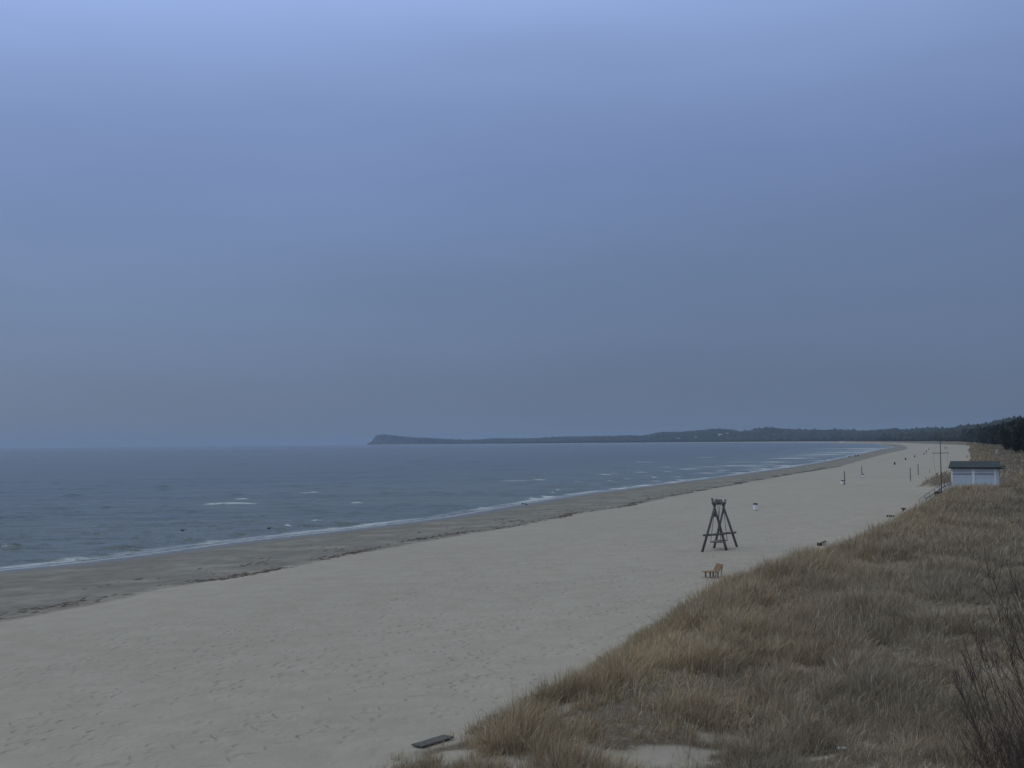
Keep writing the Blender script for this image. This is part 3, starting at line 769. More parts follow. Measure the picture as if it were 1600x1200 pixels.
# ------------------------------------------------------------------ houses on the far hill and the white kiosk on the far shore
def house(i, px, w_px, h_px, P, label):
    D = P[1]; wd = w_px * D / F_PX; hh = h_px * D / F_PX
    t = empty('house', tuple(P), label, 'house', 0, 'pale houses among the trees of the far hill')
    m = MB(); m.box((0, 0, hh * .36 - 3), (wd, 12, hh * .72 + 6)); wl = m.build('wall', M_housew, t)
    m = MB(); a = wd / 2 + 1
    m.add([(-a, -7, hh*.72), (a, -7, hh*.72), (a, 7, hh*.72), (-a, 7, hh*.72), (-a*.85, 0, hh), (a*.85, 0, hh)], [(0, 1, 5, 4), (2, 3, 4, 5), (1, 2, 5), (3, 0, 4), (3, 2, 1, 0)])
    m.build('roof', M_houser if i % 2 else M_housew, t)
    for k in range(4):
        m = MB(); m.box((-wd/2 + wd*(k+.5)/4, -6.03, hh*.4), (wd*.07, .1, hh*.16)); m.build('window', M_glass, t)
labs = ['small pale house low on the far hill, leftmost of the four', 'pale house with a peaked roof, second from the left on the far hill', 'long pale building higher on the far hill, third from the left', 'tallest pale house on the far hill, rightmost of the four']
for i, (hp, P) in enumerate(zip(houses_px, house_pos)): house(i, hp[0], hp[2], hp[3], P, labs[i])
P = at_z(1315.5, 690.8, 4.5); P = (P[0], P[1], hz(P[0], P[1]))
k_ = 3500; xx = (1315.5 - 800) / F_PX * k_; zz = hz(xx, k_)
t = empty('beach_kiosk', (xx, k_, zz), 'small white building on the far beach under the wood', 'kiosk')
m = MB(); m.box((0, 0, 1.8), (9, 6, 4.6)); m.build('wall', M_white, t)
m = MB(); m.box((0, 0, 4.3), (10, 7, .35), taper=.9); m.build('roof', M_white, t)

# ------------------------------------------------------------------ wooden beach swing
def swing():
    fA = on_ground(1060 + 245 / 6.667, 740 + 815 / 6.667); fC = on_ground(1060 + 503 / 6.667, 740 + 800 / 6.667)
    fB = on_ground(1060 + 368 / 6.667, 740 + 775 / 6.667); fD = on_ground(1060 + 612 / 6.667, 740 + 765 / 6.667)
    c0 = (fA + fB + fC + fD) / 4
    t = empty('beach_swing', tuple(c0), 'tall weathered log swing with crossed legs standing on the open sand', 'swing')
    def zpt(zx, zy, d): return Vector(at_d(1060 + zx / 6.667, 740 + zy / 6.667, d)) - Vector(c0)
    dn, df = (fA[1] + fC[1]) / 2, (fB[1] + fD[1]) / 2
    xn = zpt(375, 345, dn); xf = zpt(470, 345, df)
    def leg(foot_, cross, over, off, name='leg'):
        a = Vector(foot_) - Vector(c0); d = (cross - a).normalized(); a = a - d * 0.35
        b_ = cross + d * over
        o_ = Vector((0, off, 0))
        m = MB(); m.path([a + o_, a.lerp(b_, .5) + o_ + Vector((.02, 0, 0)), b_ + o_], [0.10, 0.095, 0.08], 10); m.build(name, M_log, t, smooth=True)
    leg(fA, xn, 0.62, -0.11); leg(fC, xn, 0.68, 0.11); leg(fB, xf, 0.62, -0.11); leg(fD, xf, 0.62, 0.11)
    # ridge beam resting in the two crotches
    bd = (xf - xn).normalized(); a = xn + Vector((0, 0, .27)) - bd * .45; b_ = xf + Vector((0, 0, .27)) + bd * .45
    m = MB(); m.path([a, a.lerp(b_, .5), b_], [.125, .12, .115], 10); m.build('ridge_beam', M_log, t, smooth=True)
    m = MB(); m.box(a.lerp(b_, .42) + Vector((0, 0, .22)), (.5, .7, .16)); m.build('beam_cap', M_beam, t, bevel=.02)
    # cross bars
    for (p, q_, dd) in (((268, 640), (462, 627), dn), ((392, 628), (582, 612), df)):
        m = MB(); u = zpt(*p, dd); v = zpt(*q_, dd); e = (v - u).normalized() * .12
        m.path([u - e + Vector((0, -.2, 0)), v + e + Vector((0, -.2, 0))], [.085, .08], 8); m.build('cross_bar', M_log, t, smooth=True)
    # knee braces under the crossings
    for (p, q_, dd) in (((372, 385), (392, 450), dn), ((468, 358), (487, 412), df)):
        m = MB(); m.path([zpt(*p, dd) + Vector((0, .25, 0)), zpt(*q_, dd) + Vector((0, .25, 0))], [.11, .10], 8); m.build('brace', M_log, t, smooth=True)
    # hanging bench
    sc_ = (xn + xf) / 2; zs = 0.62
    h = Vector((bd.x, bd.y, 0)).normalized(); n_ = Vector((-h.y, h.x, 0))
    ctr = Vector((sc_.x, sc_.y, zs)) + n_ * 0.05
    seat = empty('x', (0, 0, 0), None, None); bpy.data.objects.remove(seat)
    m = MB(); Mr = Matrix((( h.x, n_.x, 0), (h.y, n_.y, 0), (0, 0, 1)))
    for k in range(5): m.box(ctr + n_ * (-.36 + .18 * k), (2.5, .15, .05), Mr)
    m.build('seat', M_log, t)
    for su in (-1.15, 1.15):
        for sv in (-.40, .40):
            m = MB(); top = Vector((sc_.x, sc_.y, xn.z + .2)) + h * su * .80 + n_ * sv * .25
            m.tube(ctr + h * su + n_ * sv, top, .022, n=5); m.build('chain', M_rope, t)
swing()

# ------------------------------------------------------------------ plank benches / loungers at the foot of the dune
def lounger(loc, rz, label, wood, w_seat=0.95, L=1.5, tilt=58, name='beach_bench', back=True, slats=6):
    t = empty(name, loc, label, 'bench', rz, 'wooden benches along the foot of the dune')
    m = MB()                                   # seat slats run along local Y, sitter looks to -X
    for k in range(6): m.box((-w_seat + .08 + k * w_seat / 6, 0, .46), (w_seat / 6 - .015, L, .045))
    m.build('seat', wood, t, bevel=.006)
    if back:
        m = MB(); a = R(tilt); Mr = Matrix.Rotation(-a, 3, 'Y')
        for k in range(slats):
            dd = .10 + k * .155; m.box((.02 + math.cos(a) * dd, 0, .48 + math.sin(a) * dd), (.14, L, .045), Mr)
        m.build('backrest', wood, t, bevel=.006)
        for s_y in (-.4, .4):
            m = MB(); m.tube((.10, s_y * L, -.25), (.04 + math.cos(a) * slats * .15, s_y * L, .44 + math.sin(a) * slats * .15), .035, n=6); m.build('back_support', wood, t)
    for s_x in (-.72, -.05):
        for s_y in (-.36, .36):
            m = MB(); m.box((s_x * w_seat, s_y * L, .09), (.10, .10, .70)); m.build('leg', wood, t)
    return t
P = on_ground(1119, 902, lo=66); lg = lounger(tuple(P), R(19), 'brown plank lounger with a tall leaning backrest below the log swing', M_brownwood, 1.0, 1.05, 58, slats=4); lg.scale = (.78, .78, .80)
P = at_d(1283, 850, 97.5); z0 = hz(P[0], P[1]); lg = lounger((P[0], P[1], z0 - .16), R(12), 'small dark bench with a low backrest behind the dune crest, second in the row', M_darkwood, .42, .42, 22, slats=3); lg.scale = (.8, .8, .8)
P = at_d(1412, 800, 139); z0 = hz(P[0], P[1]); t = empty('beach_table', (P[0], P[1], z0 - .30), 'small dark round post table standing alone beside the foot of the stairs', 'table', R(10))
m = MB(); m.tube((0, 0, .78), (0, 0, .86), .30, .33, 12); m.build('tabletop', M_darkwood, t)
m = MB(); m.tube((0, 0, -.3), (0, 0, .78), .13, .16, 8); m.build('leg', M_darkwood, t)
P = at_d(1388, 808.5, 133); z0 = hz(P[0], P[1]); lounger((P[0] + .4, P[1], z0 - .30), R(35), 'low dark bench almost hidden by the dune crest next to the post table', M_darkwood, .62, .7, 20, back=False)
# nearest bench: flat planks seen from above
a = at_z(651, 1164, 1.84); b_ = at_z(701, 1149, 1.84)
c = (a + b_) / 2; ang = math.atan2(b_[1] - a[1], b_[0] - a[0]); z0 = 1.84 - .52
t = empty('beach_bench', (c[0], c[1], z0), 'weathered grey plank bench half buried in grass at the bottom of the picture', 'bench', ang, 'wooden benches along the foot of the dune')
Lb = float(np.linalg.norm(b_[:2] - a[:2]))
m = MB()
for k in range(3): m.box((0.0, -.13 + .13 * k, .50), (Lb, .115, .045))
m.build('seat', M_greywood, t, bevel=.006)
for s_x in (-.36, .36):
    for s_y in (-.13, .13):
        m = MB(); m.box((s_x * Lb, s_y, .12), (.09, .09, .70)); m.build('leg', M_greywood, t)

# ------------------------------------------------------------------ beach hut with two shutters
def hut():
    t = empty('beach_hut', (HUT[0], HUT[1], 4.0), 'white wooden hut with a dark flat gabled roof and two closed shutters behind the dune', 'hut', R(-20.5))
    w, dp, h = 5.1, 3.8, 2.42
    m = MB(); m.box((0, dp / 2, h / 2 - .3), (w, dp, h + .6)); wl = m.build('wall', M_wall, t)
    # roof with slight hips and an overhang
    ex, ey = w / 2 + .26, .45; rz_ = h + .80
    m = MB()
    lo = [(-ex, -ey, h + .02), (ex, -ey, h + .02), (ex, dp + ey, h + .02), (-ex, dp + ey, h + .02)]
    ri = [(-ex + .20, dp / 2, rz_), (ex - .14, dp / 2, rz_)]
    lo2 = [(v[0], v[1], v[2] + .10) for v in lo]
    m.add(lo + lo2 + ri, [(3, 2, 1, 0), (0, 1, 5, 4), (1, 2, 6, 5), (2, 3, 7, 6), (3, 0, 4, 7), (4, 5, 9, 8), (6, 7, 8, 9), (5, 6, 9), (7, 4, 8)])
    rf = m.build('roof', M_roof, t)
    m = MB(); m.box((0, -ey - .03, h + .07), (2 * ex - .04, .05, .12)); m.build('fascia', M_black, rf)
    m = MB(); m.tube((ex - .4, dp + ey + .06, h + .08), (ex + .48, dp + ey + .06, h + .08), .06, n=8); m.build('gutter', M_black, t)
    m = MB(); m.tube((ex - .35, -ey + .25, h - .02), (ex + .40, -ey + .25, h - .02), .05, n=8); m.build('bracket', M_black, t)
    # frames
    for xx, wd in ((-w / 2 + .12, .20), (-.16, .34), (w / 2 - .42, .20)):
        m = MB(); m.box((xx, -.05, h / 2 - .28), (wd, .10, h + .5)); m.build('post', M_white, t)
    m = MB(); m.box((0, -.035, h - .16), (w + .02, .07, .10)); m.build('eave_board', M_white, t)
    m = MB(); m.box((-.15, -.045, h - .50), (w - .75, .09, .26)); m.build('lintel', M_wall, t)
    for x0_, x1_ in ((-w / 2 + .24, -.35), (.03, w / 2 - .54)):
        m = MB(); n = 13; z1 = h - .66
        for k in range(n): m.box(((x0_ + x1_) / 2, -.02, z1 - .09 - k * .17), (x1_ - x0_, .035, .158))
        sh = m.build('shutter', M_shutter, t)
        m = MB(); m.box(((x0_ + x1_) / 2, -.05, z1 + .03), (x1_ - x0_, .10, .06)); m.build('shutter_box', M_roof, sh)
hut()

# ------------------------------------------------------------------ stairs with handrails, railing, mast, box
def stairs():
    top = Vector((46.6, 134.5, 4.05)); bot = Vector((49.0, 149.5, 1.75))
    P = on_ground(1442, 794, lo=128); bot = Vector((P[0] , P[1], P[2] + .05)); top.z -= .25
    t = empty('beach_stairs', tuple(bot), 'grey wooden stairs with slanting handrails running down from the hut to the sand', 'stairs')
    d = top - bot; hd = Vector((d.x, d.y, 0)).normalized(); n_ = Vector((-hd.y, hd.x, 0))
    Mr = Matrix(((hd.x, n_.x, 0), (hd.y, n_.y, 0), (0, 0, 1)))
    N = 16
    for k in range(N):
        m = MB(); m.box(d * ((k + .5) / N), (d.length / N * .9, 1.1, .06), Mr); m.build('step', M_rail, t)
    for sd in (-.55, .55):
        hr = MB(); hr.path([n_ * sd + Vector((0, 0, .95)), d + n_ * sd + Vector((0, 0, .95))], [.045, .045], 6)
        hr.path([n_ * sd + Vector((0, 0, .5)), d + n_ * sd + Vector((0, 0, .5))], [.03, .03], 6)
        h = hr.build('handrail', M_rail if sd > 0 else M_pole, t)
        for k in range(5):
            m = MB(); p = d * (k / 4) + n_ * sd; m.tube(p + Vector((0, 0, -.5)), p + Vector((0, 0, .97)), .045, n=6); m.build('post', M_rail, h)
    return top
stairs()
def railing():
    a = Vector((46.9, 134.2, 3.95)); b_ = Vector((49.4, 139.6, 4.0))
    a = Vector(at_d(1473.5, 770, 134)); a.z = hz(a.x, a.y); b_ = Vector(at_d(1487.5, 766, 139)); b_.z = hz(b_.x, b_.y)
    t = empty('railing', tuple(a), 'pale low railing with three bars between the mast and the hut', 'railing')
    d = b_ - a
    for k in range(4):
        m = MB(); p = d * (k / 3); m.box(p + Vector((0, 0, .35)), (.09, .09, 1.3)); m.build('post', M_white if k < 2 else M_rail, t)
    for z_ in (.35, .63, .93):
        m = MB(); m.tube(Vector((0, 0, z_)), d + Vector((0, 0, z_)), .035, n=6); m.build('rail', M_rail, t)
railing()
def mast():
    D = 133.0; bx = at_d(1471.2, 771, D); z0 = hz(bx[0], bx[1]); base = Vector((bx[0], bx[1], z0))
    top = Vector(at_d(1469.2, 676, D)); top = Vector((bx[0] - 0.0, bx[1], top.z))
    t = empty('signal_mast', tuple(base), 'slender dark mast with a crossbar rising beside the hut', 'mast')
    H = top.z - z0
    m = MB(); m.path([(0, 0, -.3), (0, 0, H * .5), (0, 0, H)], [.065, .05, .03], 8); m.build('pole', M_mast, t)
    yz = at_d(1470, 708, D)[2] - z0; e = 12.5 * D / F_PX
    m = MB(); m.tube((-e, 0, yz), (e, 0, yz + .02), .035, n=6); m.build('crossbar', M_pole, t)
    for sx in (-1, 1):
        m = MB(); m.path([(sx * e * .96, 0, yz), (sx * e * .62, 0, yz * .5), (sx * .12, 0, .9)], [.007] * 3, 4); m.build('halyard', M_rope, t)
    m = MB(); m.path([(-e * .9, 0, yz), (0, 0, H * .96), (e * .9, 0, yz)], [.006] * 3, 4); m.build('stay', M_rope, t)
mast()
P = at_d(1465.5, 768, 133.6); z0 = hz(P[0], P[1])
t = empty('storage_box', (P[0], P[1], z0), 'dark blue box standing at the head of the stairs next to the mast', 'box', R(15))
m = MB(); m.box((0, 0, .245), (.60, .45, .50)); m.build('body', M_blue, t, bevel=.02)
m = MB(); m.box((0, 0, .52), (.65, .50, .05)); m.build('lid', M_black, t, bevel=.01)

# ------------------------------------------------------------------ litter bins
def litter_bin(loc, label, w=.52, h=.86, body=None, group='white litter bins on the beach', name='litter_bin'):
    t = empty(name, loc, label, 'litter bin', 0, group)
    m = MB(); m.path([(0, 0, .06), (0, 0, .10), (0, 0, h * .78)], [w * .42, w * .45, w * .5], 14); m.build('body', body or M_binw, t, smooth=False)
    m = MB(); m.path([(0, 0, h * .78), (0, 0, h * .86), (0, 0, h * .93), (0, 0, h)], [w * .54, w * .55, w * .45, w * .12], 14); m.build('lid', M_bind, t)
    m = MB(); m.tube((w * .18, -.1, -.3), (w * .18, -.1, .12), .05, n=6); m.tube((w * .1, .1, -.3), (w * .1, .1, .12), .05, n=6); m.build('foot', M_bind, t)
    return t
wb = litter_bin(tuple(on_ground(1180.5, 797.5)), 'white bin with a dark lid standing alone right of the log swing', .58, .92)
for px, py, lab in ((1316.3, 757.5, 'white bin with a dark lid against the nearest net pole'), (1348.6, 746.8, 'white bin with a dark lid beside the farther left net pole')):
    P = on_ground(px, py); copy_tree(wb, loc=tuple(P), label=lab)
dk = litter_bin(tuple(on_ground(1397.9, 726.3)), 'dark bin beyond the net poles, nearest of the row of dark bins', .55, .95, M_bind, 'dark litter bins far down the beach')
for px, py, lab in ((1415, 719, 'second dark bin of the far row beyond the net poles'), (1429.2, 714.6, 'third dark bin of the far row, left of the mast'), (1443.8, 710.2, 'fourth dark bin of the far row, lower left of the mast crossbar')):
    P = on_ground(px, py, hi=2000); copy_tree(dk, loc=tuple(P), label=lab)

# ------------------------------------------------------------------ volleyball net poles
def net_pole(loc, label, h=2.6):
    t = empty('net_pole', loc, label, 'pole', 0, 'net poles standing in the sand')
    m = MB(); m.path([(0, 0, -.5), (0, 0, h * .5), (0, 0, h)], [.085, .08, .075], 8); m.build('post', M_pole, t)
    m = MB(); m.tube((0, 0, h), (0, 0, h + .03), .10, n=8); m.build('cap', M_black, t)
    m = MB(); m.box((.09, 0, .9), (.10, .10, .18)); m.build('winch', M_black, t)
    return t
np0 = net_pole(tuple(on_ground(1319.8, 757.5)), 'dark net pole next to a white bin, leftmost and nearest the water')
for px, py, lab in ((1346.8, 746.8, 'dark net pole behind the leftmost one, with a white bin at its foot'), (1422.6, 751.8, 'brown net pole on empty sand, nearer of the right pair'), (1434.8, 742.3, 'brown net pole on empty sand, farther of the right pair')):
    copy_tree(np0, loc=tuple(on_ground(px, py)), label=lab)

# ------------------------------------------------------------------ people, dog, gulls
def skin_fig(name, joints, edges, rad, mat_, parent, sub=2):
    me = bpy.data.meshes.new(name); me.from_pydata(joints, edges, []); me.materials.append(mat_)
    o = bpy.data.objects.new(name, me); COL.objects.link(o); o.parent = parent
    o.modifiers.new('skin', 'SKIN')
    me.skin_vertices.new() if not me.skin_vertices else None
    sv = me.skin_vertices[0].data
    for i, r_ in enumerate(rad):
        sv[i].radius = (r_, r_) if not isinstance(r_, tuple) else r_; sv[i].use_root = (i == 0)
    m = o.modifiers.new('sub', 'SUBSURF'); m.levels = sub; m.render_levels = sub
    return o
def person(loc, rz, label, group=None, stride=.28, coat=None):
    t = empty('person', loc, label, 'person', rz, group)
    J = [(0, 0, .95), (0, 0, 1.15), (0, .01, 1.38), (0, .02, 1.50), (0, .03, 1.60), (0, .03, 1.70),
         (-.10, 0, .90), (-.11, -stride * .5, .50), (-.11, -stride, .08), (-.11, -stride - .0 + .14, .03),
         (.10, 0, .90), (.11, stride * .55, .50), (.11, stride, .10), (.11, stride + .15, .05),
         (-.20, .01, 1.40), (-.26, .06, 1.14), (-.25, .20, .92), (-.25, .26, .84), (.20, .01, 1.40), (.26, -.06, 1.14), (.25, -.04, .90), (.25, -.02, .81)]
    E = [(0, 1), (1, 2), (2, 3), (3, 4), (4, 5), (0, 6), (6, 7), (7, 8), (8, 9), (0, 10), (10, 11), (11, 12), (12, 13), (2, 14), (14, 15), (15, 16), (16, 17), (2, 18), (18, 19), (19, 20), (20, 21)]
    Rr = [.15, .15, .16, .065, .10, .09, .10, .075, .05, .045, .10, .075, .05, .045, .075, .055, .042, .04, .075, .055, .042, .04]
    skin_fig('body', J, E, Rr, M_skin, t)
    skin_fig('coat', [(0, 0, .78), (0, 0, 1.0), (0, 0, 1.2), (0, .01, 1.40), (-.21, .01, 1.40), (-.27, .06, 1.14), (-.26, .19, .94), (.21, .01, 1.40), (.27, -.06, 1.14), (.26, -.04, .92)],
             [(0, 1), (1, 2), (2, 3), (3, 4), (4, 5), (5, 6), (3, 7), (7, 8), (8, 9)], [.19, .185, .18, .18, .09, .07, .06, .09, .07, .06], coat or M_coat, t)
    skin_fig('trousers', [(0, 0, .90), (-.10, 0, .86), (-.11, -stride * .5, .50), (-.11, -stride, .12), (.10, 0, .86), (.11, stride * .55, .50), (.11, stride, .13)],
             [(0, 1), (1, 2), (2, 3), (0, 4), (4, 5), (5, 6)], [.15, .115, .09, .07, .115, .09, .07], M_coat, t)
    skin_fig('hair', [(0, -.01, 1.64), (0, .0, 1.74), (0, .03, 1.79)], [(0, 1), (1, 2)], [.09, .105, .08], M_fur, t, 1)
    return t
pg = 'two people walking a dog at the water'
person(tuple(on_ground(1337, 714.6)), R(60), 'person in dark clothes walking at the water, left of the pair', pg)
person(tuple(on_ground(1340.6, 714.2)), R(50), 'person in dark clothes walking at the water, right of the pair', pg, -.25)
fg = 'walkers far down the beach'
person(tuple(on_ground(1447.4, 707.8, hi=2500)), R(30), 'dark walker far down the beach just left of the mast', fg, .2)
person(tuple(on_ground(1451.2, 703.8, hi=2500)), R(200), 'tiny walker farther off, between the mast and the dark walker below', fg, .2)
person(tuple(on_ground(1476.4, 701.8, hi=2500)), R(20), 'tiny far walker right of the mast, left one of two', fg, .2)
person(tuple(on_ground(1479.6, 701.6, hi=2500)), R(15), 'tiny far walker right of the mast, right one of two', fg, -.2)
t = empty('dog', tuple(on_ground(1327, 714.9)), 'dark dog running ahead of the two people at the water', 'dog', R(100))
skin_fig('body', [(0, 0, .48), (0, .25, .50), (0, .40, .56), (0, .52, .70), (0, .66, .68), (0, .78, .64), (0, -.25, .50), (0, -.45, .58), (0, -.6, .66),
                  (-.09, .25, .40), (-.09, .22, .22), (-.09, .32, .03), (.09, .25, .40), (.09, .38, .24), (.09, .42, .05),
                  (-.09, -.27, .42), (-.09, -.20, .27), (-.09, -.36, .18), (-.09, -.30, .03), (.09, -.27, .42), (.09, -.30, .27), (.09, -.46, .18), (.09, -.44, .03)],
         [(0, 1), (1, 2), (2, 3), (3, 4), (4, 5), (0, 6), (6, 7), (7, 8), (1, 9), (9, 10), (10, 11), (1, 12), (12, 13), (13, 14), (6, 15), (15, 16), (16, 17), (17, 18), (6, 19), (19, 20), (20, 21), (21, 22)],
         [.13, .15, .10, .075, .08, .045, .12, .035, .02, .06, .04, .03, .06, .04, .03, .08, .05, .03, .03, .08, .05, .03, .03], M_fur, t)

def gull(loc, rz, label, flying=True, group='gulls', sc=1.0):
    t = empty('gull', loc, label, 'gull', rz, group); t.scale = (sc, sc, sc)
    if flying:
        skin_fig('body', [(0, -.20, 0), (0, -.08, 0), (0, .08, .01), (0, .18, .03), (0, .24, .03)], [(0, 1), (1, 2), (2, 3), (3, 4)], [(.03, .01), .055, .06, .035, .012], M_feather, t)
        for sx in (-1, 1):
            m = MB(); P_ = [(.03, .10, .03), (.22, .13, .14), (.42, .05, .10), (.60, -.10, -.04)]; Q_ = [(.03, -.08, .03), (.22, -.05, .13), (.42, -.09, .09), (.58, -.13, -.04)]
            vs = [(sx * p[0], p[1], p[2]) for p in P_] + [(sx * p[0], p[1], p[2]) for p in Q_] + [(sx * p[0], p[1], p[2] - .015) for p in P_] + [(sx * p[0], p[1], p[2] - .015) for p in Q_]
            fs = []
            for k in range(3): fs += [(k, k + 1, 5 + k, 4 + k), (8 + k, 12 + k, 13 + k, 9 + k), (k, 8 + k, 9 + k, k + 1), (4 + k, 5 + k, 13 + k, 12 + k)]
            fs += [(3, 11, 15, 7), (0, 4, 12, 8)]
            m.add(vs, fs); m.build('wing', M_feather, t)
    else:
        skin_fig('body', [(0, 0, .16), (0, .10, .20), (0, .15, .30), (0, .20, .31), (0, .26, .30), (0, -.14, .15), (0, -.24, .14)], [(0, 1), (1, 2), (2, 3), (3, 4), (0, 5), (5, 6)], [.075, .065, .035, .035, .01, .05, .015], M_feather, t)
        for sx in (-.03, .03):
            m = MB(); m.tube((sx, 0, -.02), (sx, 0, .12), .008, n=5); m.build('leg', M_black, t)
P = at_z(285.5, 829, .8); gull(tuple(P), R(75), 'dark gull flying low over the water, farther left of the two in the air')
P = at_z(421, 826, .5); gull(tuple(P), R(70), 'dark gull skimming the breakers, nearer the foam line of the two in the air')
gull(tuple(on_ground(817, 788.6)), R(120), 'gull standing at the water edge, left of two', False, sc=1.1)
gull(tuple(on_ground(822.3, 789.8)), R(60), 'gull standing at the water edge, right of two', False, sc=1.2)

# ------------------------------------------------------------------ marker posts in the dunes
def marker(P, label, h=1.9):
    t = empty('marker_post', tuple(P), label, 'post', 0, 'marker posts in the dunes')
    m = MB(); m.tube((0, 0, -.4), (0, 0, h), .05, n=6); m.build('post', M_pole, t)
    m = MB(); m.box((0, -.08, h - .25), (.62, .05, .50)); m.build('sign', M_binw, t)
    m = MB(); m.box((-.03, -.08, h - 1.15), (.60, .05, .85)); m.build('sign', M_wall, t)
P = on_ground(1557.4, 711.5, lo=250); marker(P, 'white marker post with two plates among the dune grass above the hut roof', 1.95 * P[1] / 430)
P = at_d(1523, 696, 900); marker((P[0], P[1], hz(P[0], P[1])), 'tiny far white marker post under the edge of the wood', 3.2)
P = on_ground(1511, 715.5, lo=230)
t = empty('dune_stake', tuple(P), 'short dark stake in the dune grass just above the left end of the hut roof', 'stake')
m = MB(); m.tube((0, 0, -.3), (.05, 0, 1.25), .16, .13, 8); m.build('post', M_darkwood, t)

# ------------------------------------------------------------------ crumpled bottle in the grass
P = on_ground(1318, 1180)
t = empty('plastic_bottle', (P[0], P[1], P[2] + .16), 'crumpled white plastic bottle lying in the grass near the bottom edge', 'bottle', R(-14))
m = MB(); m.path([(-.13, 0, 0), (-.11, 0, 0), (-.06, 0, .005), (-.01, 0, -.005), (.03, 0, .004), (.07, 0, 0), (.09, 0, 0), (.11, 0, 0)], [.02, .042, .045, .034, .043, .038, .018, .016], 9); m.build('body', M_litter, t)
m = MB(); m.path([(.11, 0, 0), (.135, 0, 0)], [.019, .019], 8); m.build('cap', M_red, t)

# ------------------------------------------------------------------ bare shrubs at the right edge
def shrub(base, tips, label, seed, twig_n, r_stem=.016):
    rd = random.Random(seed)
    t = empty('bare_shrub', tuple(base), label, 'shrub', 0, 'bare shrubs at the right edge')
    stem = MB(); tw = MB(); B = Vector(base)
    for (px, py, d) in tips:
        tip = Vector(at_d(px, py, d)) - B
        s0 = Vector((rd.uniform(-.25, .25), rd.uniform(-.25, .25), -.1))
        n = 9; pts = []
        bow = Vector((rd.uniform(-.25, .25), rd.uniform(-.25, .25), 0)) + Vector((-.10, 0, -.25))
        for k in range(n):
            u = k / (n - 1); p = s0.lerp(tip, u) + bow * math.sin(u * math.pi) * .8 + Vector((rd.uniform(-.02, .02), rd.uniform(-.02, .02), rd.uniform(-.02, .02)))
            pts.append(p)
        stem.path(pts, [r_stem * (1 - .80 * k / (n - 1)) for k in range(n)], 5)
        for j in range(twig_n):
            u = rd.uniform(.25, .97); i = min(int(u * (n - 1)), n - 2); p = pts[i].lerp(pts[i + 1], u * (n - 1) - i)
            d0 = (pts[i + 1] - pts[i]).normalized()
            side = Vector((rd.gauss(-.1, 1), rd.gauss(0, 1), rd.gauss(.3, .7))).normalized()
            L = rd.uniform(.25, .85) * (1.25 - u * .7); dd = (d0 * .9 + side * .55 + Vector((0, 0, .25))).normalized()
            q1 = p + dd * L * .5; q2 = q1 + (dd + Vector((rd.uniform(-.12, .12), rd.uniform(-.12, .12), .15))).normalized() * L * .5
            tw.path([p, q1, q2], [r_stem * .30, r_stem * .22, r_stem * .10], 3)
            for _ in range(3):
                v = rd.uniform(.2, .9); p2 = p.lerp(q2, v); s2 = (dd + Vector((rd.gauss(0, .5), rd.gauss(0, .5), rd.gauss(.2, .4)))).normalized()
                tw.path([p2, p2 + s2 * rd.uniform(.08, .30)], [r_stem * .17, r_stem * .08], 3)
    stem.build('stem', M_twig, t); tw.build('twig', M_twig, t)
rd = random.Random(4)
b1 = np.array([7.6, 14.2, hz(7.6, 14.2)])
tips = [(1538, 872, 15.0), (1550, 905, 14.0), (1571, 868, 15.5), (1590, 900, 14.0), (1513, 965, 13.8), (1522, 985, 14.4), (1498, 985, 14.6), (1500, 1015, 13.6), (1545, 950, 14.8), (1562, 935, 14.0), (1583, 940, 14.5), (1605, 880, 14.5),
        (1535, 1000, 13.2), (1600, 960, 13.0), (1625, 900, 13.8), (1490, 1050, 13.5), (1575, 1010, 13.0)]
shrub(b1, tips, 'tall bare reddish shrub with upright whips at the right edge of the dune', 3, 30, .013)
b2 = np.array([7.0, 12.2, hz(7.0, 12.2)])
tips2 = [(1458 + rd.uniform(0, 140), 1030 + rd.uniform(0, 150), 11.5 + rd.uniform(0, 2)) for _ in range(22)]
tips2 += [(1560 + rd.uniform(0, 60), 1130 + rd.uniform(0, 50), 11.2 + rd.uniform(0, .8)) for _ in range(22)]
shrub(b2, tips2, 'low dense tangle of dark twigs in the lower right corner', 9, 24, .010)

# ------------------------------------------------------------------ haze
DENS_H = 6.5e-5
m, nt, b = mat('haze_air'); nt.nodes.remove(b)
pv = nt.nodes.new('ShaderNodeVolumePrincipled'); pv.inputs['Color'].default_value = (0.53, 0.69, 0.90, 1); pv.inputs['Density'].default_value = DENS_H; pv.inputs['Anisotropy'].default_value = 0.0
nt.links.new(pv.outputs[0], nt.nodes['Material Output'].inputs['Volume'])
mb = MB(); mb.box((0, 0, (150 - 4.6) / 2), (58000, 58000, 154.6)); hz_o = mb.build('haze', m); setp(hz_o, kind='stuff', label='thin blue haze over the sea and far coast', cat='haze')

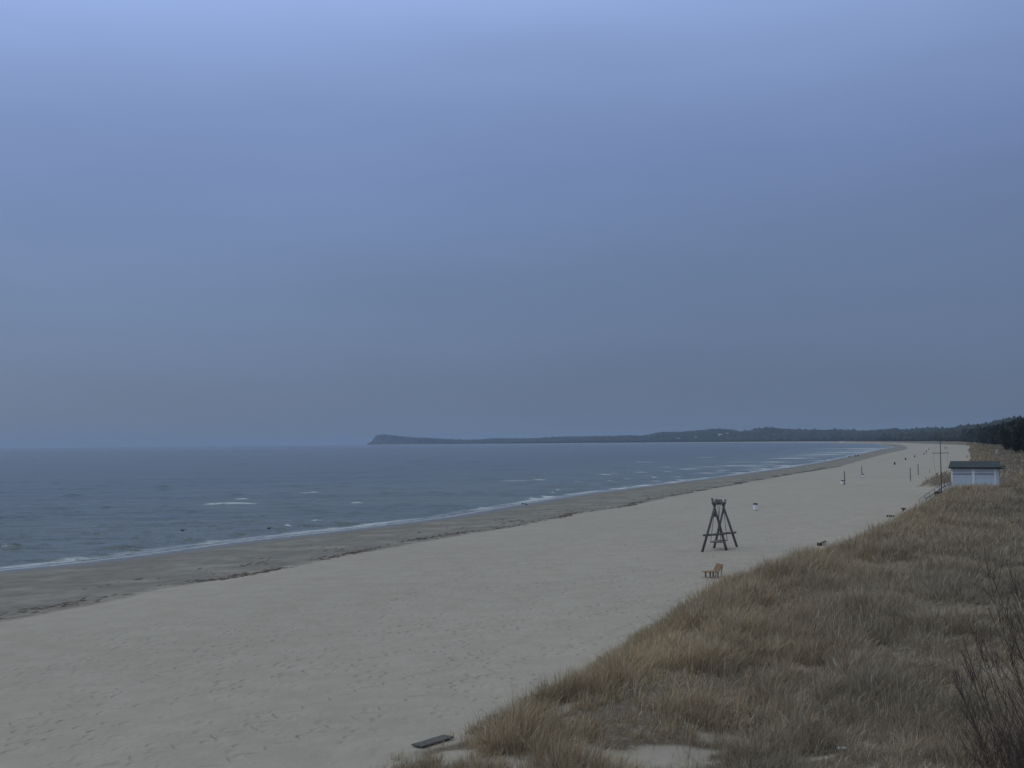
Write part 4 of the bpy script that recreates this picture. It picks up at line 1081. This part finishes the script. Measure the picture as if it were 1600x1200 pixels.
# ------------------------------------------------------------------ sky and sun
world = bpy.data.worlds.new('World'); scene.world = world; world.use_nodes = True
nt = world.node_tree; q = NT(nt); bg = nt.nodes['Background']
SUN_EL, SUN_AZ = R(34), R(-62)           # sun left of and beyond the view, veiled
sk = q.n('ShaderNodeTexSky'); sk.sky_type = 'NISHITA'; sk.sun_disc = False; sk.sun_elevation = SUN_EL; sk.sun_rotation = SUN_AZ
dirn = q.n('ShaderNodeTexCoord').outputs['Generated']
sep = q.n('ShaderNodeSeparateXYZ'); q.link(dirn, sep.inputs[0])
ramp = q.n('ShaderNodeValToRGB'); cr = ramp.color_ramp
stops = [(0.0, (1.04, 1.52, 2.50)), (0.05, (1.08, 1.58, 2.68)), (0.14, (1.34, 1.96, 3.45)), (0.24, (1.82, 2.60, 4.85)), (0.31, (2.45, 3.45, 6.2)), (0.37, (3.25, 4.55, 7.9)), (0.6, (4.6, 5.5, 6.4)), (1.0, (6.0, 6.5, 6.3))]
while len(cr.elements) < len(stops): cr.elements.new(0.5)
for e, (p, c) in zip(cr.elements, stops): e.position = p; e.color = tuple(v / 10 for v in c) + (1,)
q.link(q.math('MAXIMUM', sep.outputs[2], 0.0), ramp.inputs[0])
cl = q.noise(q.mapping(dirn, (1.2, 1.2, 5.0)), 1.6, 4, 0.5)
az = q.math('SUBTRACT', 1.0, q.math('MULTIPLY', sep.outputs[0], 0.30))
mul = q.math('MULTIPLY', az, q.rng(cl, 0.3, 0.7, 0.94, 1.06))
vm = q.n('ShaderNodeVectorMath', operation='SCALE'); q.link(ramp.outputs[0], vm.inputs[0]); q.link(mul, vm.inputs['Scale'])
layer = q.n('ShaderNodeVectorMath', operation='SCALE'); q.link(vm.outputs[0], layer.inputs[0]); layer.inputs['Scale'].default_value = 10.0
cmb = q.mix(0.06, layer.outputs[0], sk.outputs[0])
q.link(cmb, bg.inputs['Color']); bg.inputs['Strength'].default_value = 0.10

sd = bpy.data.lights.new('sun', 'SUN'); sd.energy = 0.55; sd.angle = R(14); sd.color = (1.0, 0.90, 0.78)
so = bpy.data.objects.new('sun', sd); COL.objects.link(so)
v = Vector((math.sin(SUN_AZ) * math.cos(SUN_EL), math.cos(SUN_AZ) * math.cos(SUN_EL), math.sin(SUN_EL)))
so.rotation_euler = v.to_track_quat('Z', 'Y').to_euler()

scene.view_settings.view_transform = 'Standard'; scene.view_settings.look = 'None'; scene.view_settings.gamma = 1; scene.view_settings.exposure = 0
scene.render.engine = 'CYCLES'
cy = scene.cycles
cy.use_denoising = True; cy.max_bounces = 5; cy.diffuse_bounces = 2; cy.glossy_bounces = 2; cy.volume_bounces = 1; cy.transparent_max_bounces = 8
cy.filter_width = 1.5
